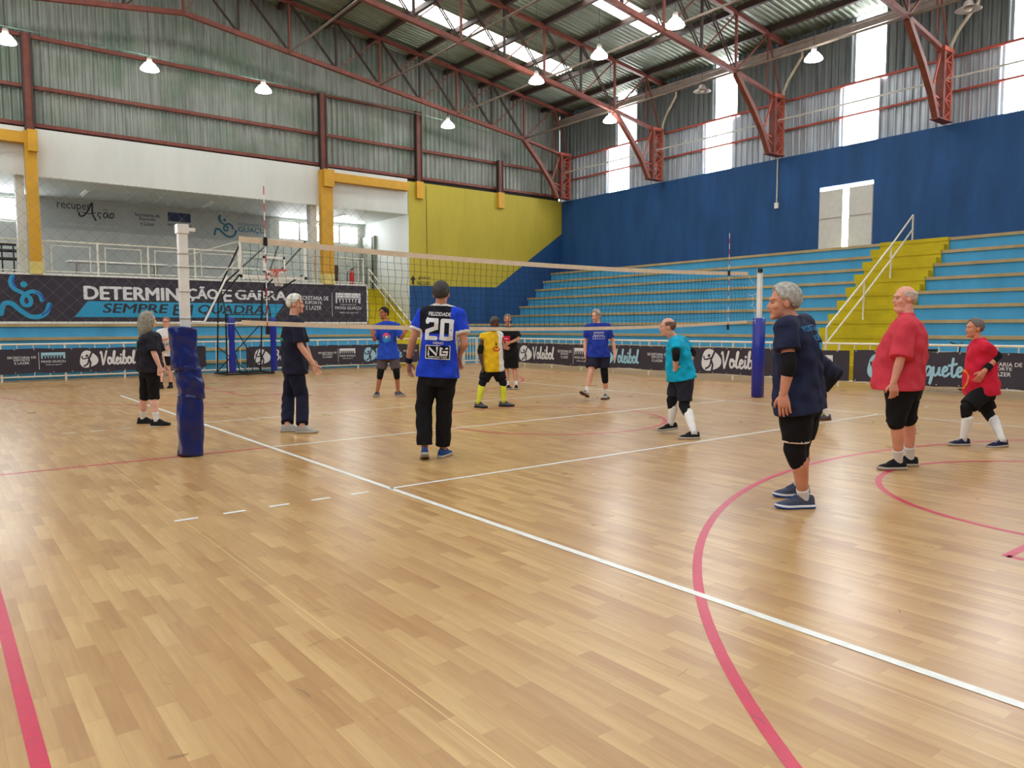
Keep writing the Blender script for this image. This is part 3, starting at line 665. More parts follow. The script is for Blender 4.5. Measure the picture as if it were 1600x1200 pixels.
m=MB(); lettering(m,'SECRETARIA DE\nESPORTE\nE LAZER',(7.68,2.1,8.86,2.64),f,.003,.02,0,True); crest(m,(9.16,2.38,10.2,2.78),f,.003); lettering(m,'MOGI GUAÇU',(9.14,2.12,10.22,2.27),f,.003,.02)
lettering(m,'PREFEITURA DE',(9.35,2.30,10.0,2.355),f,.003,.01); lettering(m,'Trabalho que a gente vê',(9.25,1.98,10.08,2.07),f,.003,.0); m.box((9.0,17.93,1.86),(9.015,17.935,2.76)); m.build('council_lettering',LETW,bn)
# banner on the gallery rear wall
bn=empty('recovery_banner',(4.2,22.08,5.0),'pale wall banner reading recuperAção on the gallery rear wall','banner')
MB().box((.1,22.07,4.98),(8.2,22.098,6.0)).build('sheet',GREYW,bn); f=fE(22.065)
m=MB(); lettering(m,'recuper',(.6,5.62,1.66,5.94),f,.002,.0); m.build('headline_lettering',DARKP,bn)
m=MB(); A=lambda L,w:m.ribbon(catmull(L,6),w,f,.003)
A([(1.27,5.60),(1.30,5.48),(1.42,5.50),(1.58,5.72),(1.70,5.97),(1.70,5.6),(1.80,5.36)],.055); A([(1.36,5.62),(1.58,5.58),(1.80,5.64)],.03)
for s0,x in (('o',2.25),): script_word(m,s0,(x,5.47,x+.17,5.85),f,.003,.1)
A([(1.98,5.62),(1.9,5.64),(1.87,5.54),(1.95,5.48),(1.93,5.42)],.035); script_word(m,'a',(2.03,5.47,2.25,5.85),f,.003,.1); A([(2.05,5.75),(2.12,5.78),(2.2,5.75)],.02); m.build('script_lettering',DARKP,bn)
m=MB(); lettering(m,'SUPERANDO A COVID-19',(.6,5.10,2.5,5.2),f,.002,-.005); m.build('small_lettering',LETW,bn)
m=MB(); lettering(m,'Secretaria de\nEsportes\ne Lazer',(3.1,5.29,3.96,5.78),f,.002,.02,0,True); lettering(m,'MOGI GUAÇU',(4.24,5.33,5.11,5.46),f,.002,.02); m.poly([f(4.25,5.54,.002),f(5.08,5.54,.002),f(5.08,5.88,.002),f(4.25,5.88,.002)]); m.build('council_lettering',mat('navy banner print',srgb(52,66,104),.6),bn)
wave_logo(bn,(5.95,5.06,6.86,5.93),f,.002,mat('teal banner print',srgb(52,116,138),.6),BLUEP)
m=MB(); lettering(m,'MOVIMENTA',(6.9,5.56,8.0,5.70),f,.002,.0); lettering(m,'GUAÇU',(6.9,5.28,7.98,5.54),f,.002,.03); m.build('movement_lettering',mat('blue banner print',srgb(70,120,160),.6),bn)
# painted arrow on the yellow wall
f=fE(YE-.004); s=empty('wall_sign',(12.9,YE,3.2),'black painted arrow and words on the yellow end wall beside the stair','sign')
m=MB(); m.poly([f(12.62,3.22),f(12.72,3.22),f(12.72,3.4),f(12.80,3.4),f(12.67,3.58),f(12.54,3.4),f(12.62,3.4)]); m.build('arrow',BLACKP,s)
m=MB(); lettering(m,'ginásio',(12.92,3.42,13.5,3.56),f,0,.02); lettering(m,'MASCULINO',(12.86,3.2,13.5,3.36),f,0,.03); m.build('lettering',BLACKP,s)
o=MB().tube([(13.35,18.085,7.3),(13.35,18.085,4.2),(13.37,18.085,4.0)],.008,5).build('hanging_cord',BLACKP); tag(o,'thin dark cord hanging down the yellow wall','cord')
o=empty('wall_conduit',(20.82,6.6,5.7),'white conduit with a small box at its lower end on the blue wall','conduit')
MB().box((20.81,6.58,5.8),(20.85,6.62,7.35)).build('pipe',PIPE,o); MB().box((20.78,6.53,5.62),(20.85,6.67,5.82)).build('box',WHITEP,o)
# double door in the blue wall, ajar, daylight behind
d=struct(MB().box((XW+.02,3.12,3.96),(XW+.12,3.17,6.12)).box((XW+.02,4.98,3.96),(XW+.12,5.03,6.12)),'door_2',WHITEP)
for a,b,nm in ((4.16,4.98,'left'),(3.17,3.95,'right')):
    lf=MB().box((XW-.01,a,3.99),(XW+.03,b,5.97)).build('door_leaf',mat('white steel door',srgb(206,208,202),.45,var=.05),d)
    MB().box((XW-.022,a+.03,5.02),(XW-.008,b-.03,5.06)).build('crossbar',GALV,lf)
wn[0]+=1; struct(MB().box((XW+.13,3.15,3.98),(XW+.15,5.0,6.1)),'window_%d'%wn[0],SKY2)
# protective net in front of the gallery
m=MB(); sp=.42; z0,z1=1.6,6.0; xa,xb=-3.0,10.4; k=0
x=xa-(z1-z0)
while x<xb:
    for s in (1,-1):
        p0=(x,z0) if s>0 else (x+(z1-z0),z0); p1=(x+(z1-z0),z1) if s>0 else (x,z1)
        a=max(xa,min(p0[0],p1[0])); b=min(xb,max(p0[0],p1[0]))
        if b>a+.01:
            fz=lambda q:(p0[1]+(q-p0[0])*(p1[1]-p0[1])/(p1[0]-p0[0])); m.bar((a,17.62,fz(a)),(b,17.62,fz(b)),.0055)
    x+=sp
o=m.build('protective_net',mat('grey net cord',srgb(120,120,124),.8)); tag(o,'fine grey diamond safety net hanging in front of the gallery and its banner','net')
# ============================================================ BARRIER RAILINGS AND BANNERS
def barrier(name,p0,p1,n,lab):
    p0,p1=Vector(p0),Vector(p1); b=empty(name,p0,lab,'railing'); up=Vector((0,0,1))
    MB().tube([p0+up*1.02,p1+up*1.02],.027,8).build('top_rail',CREAM,b); MB().tube([p0+up*.13,p1+up*.13],.024,8).build('bottom_rail',CREAM,b)
    for k in range(n+1):
        q=p0.lerp(p1,k/n); MB().tube([q,q+up*1.02],.028,8).build('post',CREAM,b)
        if k<n:
            for j in (1,2,3):
                q=p0.lerp(p1,(k+j/4)/n); MB().tube([q+up*.13,q+up*1.02],.013,6).build('baluster',CREAM,b)
    return b
barrier('end_railing',(-4.7,15.42,0),(13.3,15.42,0),12,'cream tube railing along the end of the court below the large banner')
barrier('side_railing',(14.0,15.42,0),(14.0,-8.58,0),16,'cream tube railing along the far side of the court below the side bleacher')
o=barrier('gate_railing',(13.37,15.42,0),(13.93,15.42,0),1,'short cream railing piece closing the far court corner')
fS=lambda x:(lambda a,b,z=0.0:(x-z,-a,b))
def ad_banner(lab,box,f,items,crn):
    x0,z0,x1,z1=box; c=f((x0+x1)/2,z0); b=empty('advertising_banner',c,lab,'banner','court side banners')
    m=MB(); n=24; vs=[]
    for i in range(n+1):
        a=x0+(x1-x0)*i/n; sag=.012*math.sin(i*1.9)+.008*math.sin(i*.7)
        for j in range(5):
            t=j/4; vs.append(f(a, z0+sag*(1-t)+(z1-z0+sag*.6)*t, .006*math.sin(i*.9+j*.8)))
    m.add(vs,[(i*5+j,i*5+5+j,i*5+6+j,i*5+1+j) for i in range(n) for j in range(4)]); m.build('sheet',BANNER,b)
    m=MB()
    for i in range(int((x1-x0)/.45)+1):
        a=x0+.06+i*.45
        if a<x1-.03:
            for zz in (z1-.02,z0+.03): m.poly([f(a+.012*math.cos(k*PI/4),zz+.012*math.sin(k*PI/4),.014) for k in range(8)])
    m.build('eyelets',WHITEP,b)
    for it in items:
        k=it[0]; m=MB()
        if k=='logo':
            D=MB(); player_logo(m,D,it[1],it[2],it[3],it[4],f,.012); e=m.build('sport_emblem',LETB if it[5] else LETW,b); D.build('player_figure',DARKP,e)
        if k=='word': script_word(m,it[1],it[2:6],f,.012,it[7]); m.build('sport_lettering',LETB if it[6] else LETW,b)
        if k=='sec': lettering(m,'SECRETARIA DE\nESPORTE\nE LAZER',it[1:5],f,.012,.015,0,True); m.build('department_lettering',LETW,b)
        if k=='mogi':
            a,c,e,g=it[1:5]; hh=g-c; crest(m,(a,c+.52*hh,e,g),f,.012); m.build('council_emblem',LETB if it[5] else LETW,b)
            m=MB(); lettering(m,'MOGI GUAÇU',(a,c+.18*hh,e,c+.4*hh),f,.012,.02); lettering(m,'Trabalho que a gente vê',(a+.1,c,e-.1,c+.12*hh),f,.012); m.build('council_lettering',LETW,b)
        if k=='div': m.poly([f(it[1],it[2],.012),f(it[1]+.012,it[2],.012),f(it[1]+.012,it[3],.012),f(it[1],it[3],.012)]); m.build('divider',LETW,b)
    return b
F=fE(15.385)
ad_banner('dark banner with a Voleibol logo on the end railing left of the padded post',(-4.6,.22,3.6,.90),F,
 [('sec',-1.56,.47,-.9,.70),('div',-.84,.33,.80),('mogi',-.78,.43,-.2,.79,1),('logo',.37,.57,.23,.24,0),('word','Voleibol',.68,.42,1.58,.80,0,.13),('sec',2.2,.4,2.8,.7)],0)
ad_banner('dark banner with Basquete logos on the end railing right of the basketball stand',(4.85,.16,11.3,.84),F,
 [('logo',5.35,.5,.27,.25,0),('word','Basquete',5.75,.38,6.95,.72,0,.13),('sec',7.3,.40,7.97,.62),('div',8.02,.26,.72),('mogi',8.08,.35,8.68,.72,0),('logo',9.23,.48,.24,.25,1),('word','Basquete',9.5,.36,10.55,.70,1,.13),('sec',10.62,.4,11.2,.62)],0)
F=fS(13.965)
def neg(a): return -a
ad_banner('long dark banner with three Voleibol logos on the far side railing',(-13.1,.14,-.14,.86),F,
 [('logo',-12.35,.48,.36,.28,0),('word','Voleibol',-11.9,.32,-10.75,.74,0,.13),('sec',-10.55,.36,-9.85,.66),('div',-9.77,.2,.76),('mogi',-9.7,.28,-9.0,.74,0),('logo',-8.25,.48,.34,.28,1),('word','Voleibol',-7.9,.32,-6.8,.74,1,.13),('sec',-6.45,.38,-5.66,.66),('div',-5.5,.2,.76),('mogi',-5.4,.28,-4.75,.74,0),('logo',-4.12,.50,.33,.30,0),('word','Voleibol',-3.75,.32,-2.45,.76,0,.13),('sec',-2.15,.38,-1.4,.66),('div',-1.32,.2,.76),('mogi',-1.2,.30,-.55,.74,0)],0)
ad_banner('dark banner with a pale blue Basquete logo on the side railing behind the red shirts',(-.04,.14,7.2,.88),F,
 [('logo',.62,.5,.34,.30,1),('word','Basquete',1.0,.36,2.36,.76,1,.13),('sec',2.62,.40,3.42,.70),('div',3.52,.18,.80),('mogi',3.62,.3,4.3,.74,0)],0)
# bicycle behind the side railing
bk=empty('bicycle',(14.55,-1.6,0),'black bicycle leaning behind the side railing near the right edge','bicycle')
for y in (-1.15,-2.2):
    w_=MB().tube([(14.55,y+.33*math.cos(k*PI/14),.35+.33*math.sin(k*PI/14)) for k in range(28)],.02,8,True).build('wheel',BLACKP,bk)
    m=MB()
    for k in range(14): m.bar((14.55,y,.35),(14.55,y+.32*math.cos(k*PI/7),.35+.32*math.sin(k*PI/7)),.003)
    m.build('spokes',GALV,w_)
m=MB(); P={'r':(14.55,-1.15,.35),'f':(14.55,-2.2,.35),'b':(14.55,-1.6,.32),'s':(14.55,-1.45,.8),'h':(14.55,-2.02,.86)}
for a,b in ('rb','rs','sb','sh','hb','hf'): m.tube([P[a],P[b]],.018,8)
m.build('frame',BLACKP,bk); MB().tube([(14.25,-1.95,1.08),(14.4,-2.0,1.04),(14.55,-2.04,1.02),(14.7,-2.0,1.04),(14.85,-1.95,1.08)],.014,8).tube([(14.55,-2.02,.86),(14.55,-2.04,1.02)],.014,8).build('handlebar',BLACKP,bk)
MB().box((14.49,-1.55,.86),(14.61,-1.3,.92)).tube([(14.55,-1.45,.8),(14.55,-1.44,.88)],.014,8).build('saddle',BLACKP,bk)
# ============================================================ NET, POSTS, ANTENNAS
def netz(x,top):
    t=(x-4.65)/5.0; return (2.40+.085*t*t-.0*t) if top else (1.415+.11*t*t+.01*t)
net=empty('volleyball_net',(4.65,0,1.4),'black mesh volleyball net with cream tapes stretched across the court','net')
X0,X1=-.30,9.66; xs=[X0+(X1-X0)*i/60 for i in range(61)]
def band(zf,h,th):
    vs=[];
    for x in xs:
        z=zf(x); vs+=[(x,-th,z-h/2),(x,th,z-h/2),(x,th,z+h/2),(x,-th,z+h/2)]
    n=len(xs); m=MB(); m.add(vs,[(4*i+a,4*i+(a+1)%4,4*i+4+(a+1)%4,4*i+4+a) for i in range(n-1) for a in range(4)]+[(0,3,2,1),(4*n-4,4*n-3,4*n-2,4*n-1)]); return m
band(lambda x:netz(x,1),.068,.006).build('top_tape',TAPE,net); band(lambda x:netz(x,0),.055,.006).build('bottom_tape',TAPE,net)
m=MB(); NV=98; random.seed(3)
wob=lambda i,j:(.012*math.sin(i*.9+j*.8)+.012*math.sin(j*1.3+i*.23))*math.sin(PI*j/10)
def npt(i,j):
    x=X0+.02+(X1-X0-.04)*i/NV; a=netz(x,1)-.03; b=netz(x,0)+.025
    return (x+wob(i,j)*1.2, .02*math.sin(i*.35+j*.6)*math.sin(PI*j/10), a+(b-a)*j/10)
for i in range(NV+1):
    for j in range(10): m.bar(npt(i,j),npt(i,j+1),.0035)
for j in range(1,10):
    for i in range(NV): m.bar(npt(i,j),npt(i+1,j),.0035)
m.build('netting',NETM,net)
def rope(pts,r=.005): MB().tube(catmull(pts,5),r,6).build('rope',ROPE,net)
rope([(X0,0,2.46),(-.86,0,2.27)]); rope([(X0,0,1.5),(-.86,0,1.5)]); rope([(X0+.02,0,2.3),(-.56,0,2.0)],.004)
rope([(X1,0,2.47),(9.8,0,2.34),(9.97,.0,2.26)],.004); rope([(X1,0,2.1),(9.75,0,2.06),(9.97,0,2.1)],.004); rope([(X1+.02,0,1.55),(9.95,0,1.56)],.004); rope([(9.82,0,2.06),(9.86,0,1.9),(9.8,0,1.86),(9.9,0,1.8),(9.95,0,1.5)],.004)
for x,z0,lab in ((0.0,1.42,'left end near the navy padded post'),(9.03,1.43,'right end before the blue bleacher')):
    a=empty('net_antenna',(x,-.015,z0),'red and white striped net antenna, '+lab,'antenna','net antennas')
    m=MB()
    for k in range(18): m.mi=k%2; m.tube([(x,-.015,z0+.1*k),(x,-.015,z0+.1*(k+1)+.002)],.006,6)
    m.build('striped_rod',[RED,WHITEP],a)
    for z in (z0+.0,netz(x,1)): MB().box((x-.022,-.03,z-.05),(x+.022,.0,z+.05)).build('clamp',BLACKP,a)
p=empty('net_post',(-.93,0,0),'tall white square net post wrapped in a battered navy pad, left end of net','net post')
MB().box((-.977,-.047,.01),(-.883,.047,2.56)).build('pole',WHITEP,p); MB().box((-.99,-.06,2.5),(-.87,.06,2.6)).box((-.87,-.015,2.53),(-.79,.015,2.57)).build('cap',WHITEP,p)
m=MB()
for z in (1.55,1.85,2.12,2.27): m.box((-.982,-.052,z),(-.878,.052,z+.008))
m.build('straps',GALV,p); MB().tube([(-.86,0,1.52),(-.72,0,1.52),(-.45,0,2.05)],.011,8).build('winch_lever',WHITEP,p)
# wrinkled three-piece pad around the pole
def wrinkled(cx,cy,z0,z1,w,d,lean,seed,n=36,rows=22):
    random.seed(seed); vs=[]; fs=[]
    ph=[random.uniform(0,6) for _ in range(6)]
    for j in range(rows+1):
        t=j/rows; z=z0+(z1-z0)*t; pinch=1-.07*math.sin(t*PI)**2*math.sin(ph[5]+3*t); 
        for i in range(n):
            a=2*PI*i/n; c,s_=math.cos(a),math.sin(a); q=(abs(c)**4+abs(s_)**4)**-.25
            wr=1+.035*math.sin(3*a+5*t+ph[0])+.03*math.sin(5*a-9*t+ph[1])+.022*math.sin(2*a+17*t+ph[2])+.012*math.sin(9*a+23*t+ph[3])
            vs.append((cx+lean[0]*t+w/2*q*c*wr*pinch, cy+lean[1]*t+d/2*q*s_*wr*pinch, z+.012*math.sin(2*a+ph[4])*(1 if j in(0,rows) else 1)))
    for j in range(rows):
        for i in range(n): fs.append((j*n+i,j*n+(i+1)%n,(j+1)*n+(i+1)%n,(j+1)*n+i))
    fs+=[tuple(range(n))[::-1],tuple(rows*n+i for i in range(n))]
    m=MB(); m.add(vs,fs); return m
wrinkled(-.925,0,.012,.70,.245,.27,(.02,0),4).build('pad_section',PADN,p,True)
wrinkled(-.89,-.01,.66,1.02,.25,.26,(-.03,0),9).build('pad_section',PADN,p,True)
wrinkled(-.945,0,.98,1.46,.275,.28,(-.025,0),15).build('pad_section',PADN,p,True)
q=empty('net_post',(10.08,0,0),'slim white net post with a smooth bright blue pad, right end of net','net post')
MB().box((10.035,-.04,.01),(10.115,.04,2.6)).build('pole',WHITEP,q); MB().box((9.99,-.06,2.52),(10.08,.0,2.6)).build('pulley',BLACKP,q)
m=MB(); n=24; vs=[]; 
for z in (.012,.02,1.6,1.61):
    r_=.10 if z in(.012,1.61) else .112
    for i in range(n):
        a=2*PI*i/n; c,s_=math.cos(a),math.sin(a); k=(abs(c)**3+abs(s_)**3)**(-1/3); vs.append((10.075+r_*k*c,r_*k*s_,z))
m.add(vs,[(j*n+i,j*n+(i+1)%n,(j+1)*n+(i+1)%n,(j+1)*n+i) for j in range(3) for i in range(n)]+[tuple(range(n))[::-1],tuple(3*n+i for i in range(n))]); m.build('pad',PADB,q,True)
# ============================================================ BASKETBALL STAND
h=empty('basketball_stand',(4.5,14.4,0),'black folding basketball stand with glass backboard, orange rim and blue pads','basketball stand')
m=MB(); 
for a,b in (((3.75,13.9),(5.2,13.9)),((3.75,15.0),(5.2,15.0)),((3.75,13.9),(3.75,15.0)),((5.2,13.9),(5.2,15.0)),((4.5,13.9),(4.5,15.0))): m.bar((a[0],a[1],.06),(b[0],b[1],.06),.06,.05)
m.build('base_frame',BLACKP,h)
def tb(nm,pairs,r=.024):
    for a,b in pairs: MB().tube([a,b],r,8).build(nm,BLACKP,h)
tb('upright',[((3.8,13.95,.05),(3.8,13.95,1.9)),((5.15,13.95,.05),(5.15,13.95,1.9)),((3.8,14.95,.05),(3.78,14.5,2.6)),((5.15,14.95,.05),(5.12,14.5,2.6)),((3.8,13.95,1.9),(3.78,14.3,2.7)),((5.15,13.95,1.9),(5.12,14.3,2.7))])
tb('arm',[((3.78,14.4,2.65),(3.62,11.9,3.75)),((3.78,14.3,2.35),(3.62,11.9,2.95)),((5.12,14.4,2.65),(5.36,11.9,3.75)),((5.12,14.3,2.35),(5.36,11.9,2.95)),((3.78,14.4,2.65),(4.4,11.9,3.8)),((5.12,14.4,2.65),(4.7,11.9,3.8))])
tb('brace',[((3.8,13.95,1.9),(5.15,14.95,.1)),((5.15,13.95,1.9),(3.8,14.95,.1)),((3.8,13.95,1.85),(5.15,13.95,1.85)),((4.5,13.95,.06),(3.8,14.95,.9)),((4.5,13.95,.06),(5.15,14.95,.9)),((3.8,14.5,2.55),(5.12,14.5,2.55)),((3.8,13.95,1.85),(4.5,14.95,.06))],.016)
for x in (3.92,5.18):
    mm=MB(); prof=[(.085,.12),(.1,.16),(.105,.5),(.085,.68),(.088,.95),(.075,1.08),(.1,1.2),(.1,1.7),(.08,1.76)]
    mm.lathe(prof,(x,13.83,0),18).build('pad',PADB,h,True)
bd=MB().box((3.58,11.8,2.86),(5.42,11.815,3.9)).build('backboard',GLASS,h)
m=MB(); 
for a,b in (((3.55,2.82),(5.45,2.9)),((3.55,3.84),(5.45,3.92)),((3.55,2.82),(3.62,3.92)),((5.38,2.82),(5.45,3.92)),((4.2,2.98),(4.82,3.03)),((4.2,3.37),(4.82,3.43)),((4.2,2.98),(4.25,3.43)),((4.77,2.98),(4.82,3.43))): m.box((a[0],11.78,a[1]),(b[0],11.8,b[1]))
m.build('board_frame',WHITEP,bd)
rm=MB().tube([(4.5+.225*math.cos(k*PI/12),11.45+.225*math.sin(k*PI/12),3.03) for k in range(24)],.013,8,True).box((4.42,11.66,2.93),(4.58,11.8,3.03)).box((4.40,11.75,2.85),(4.6,11.8,3.05)).build('rim',RED,h)
m=MB(); K=12
for r0 in range(5):
    for k in range(K):
        A=lambda r,kk:(4.5+(.22-.025*r)*math.cos(2*PI*kk/K),11.45+(.22-.025*r)*math.sin(2*PI*kk/K),3.02-.085*r)
        o_=.5*(r0%2)
        m.bar(A(r0,k+o_),A(r0+1,k+o_+.5),.008); m.bar(A(r0,k+o_),A(r0+1,k+o_-.5),.008)
m.build('basket_net',ROPE,rm)
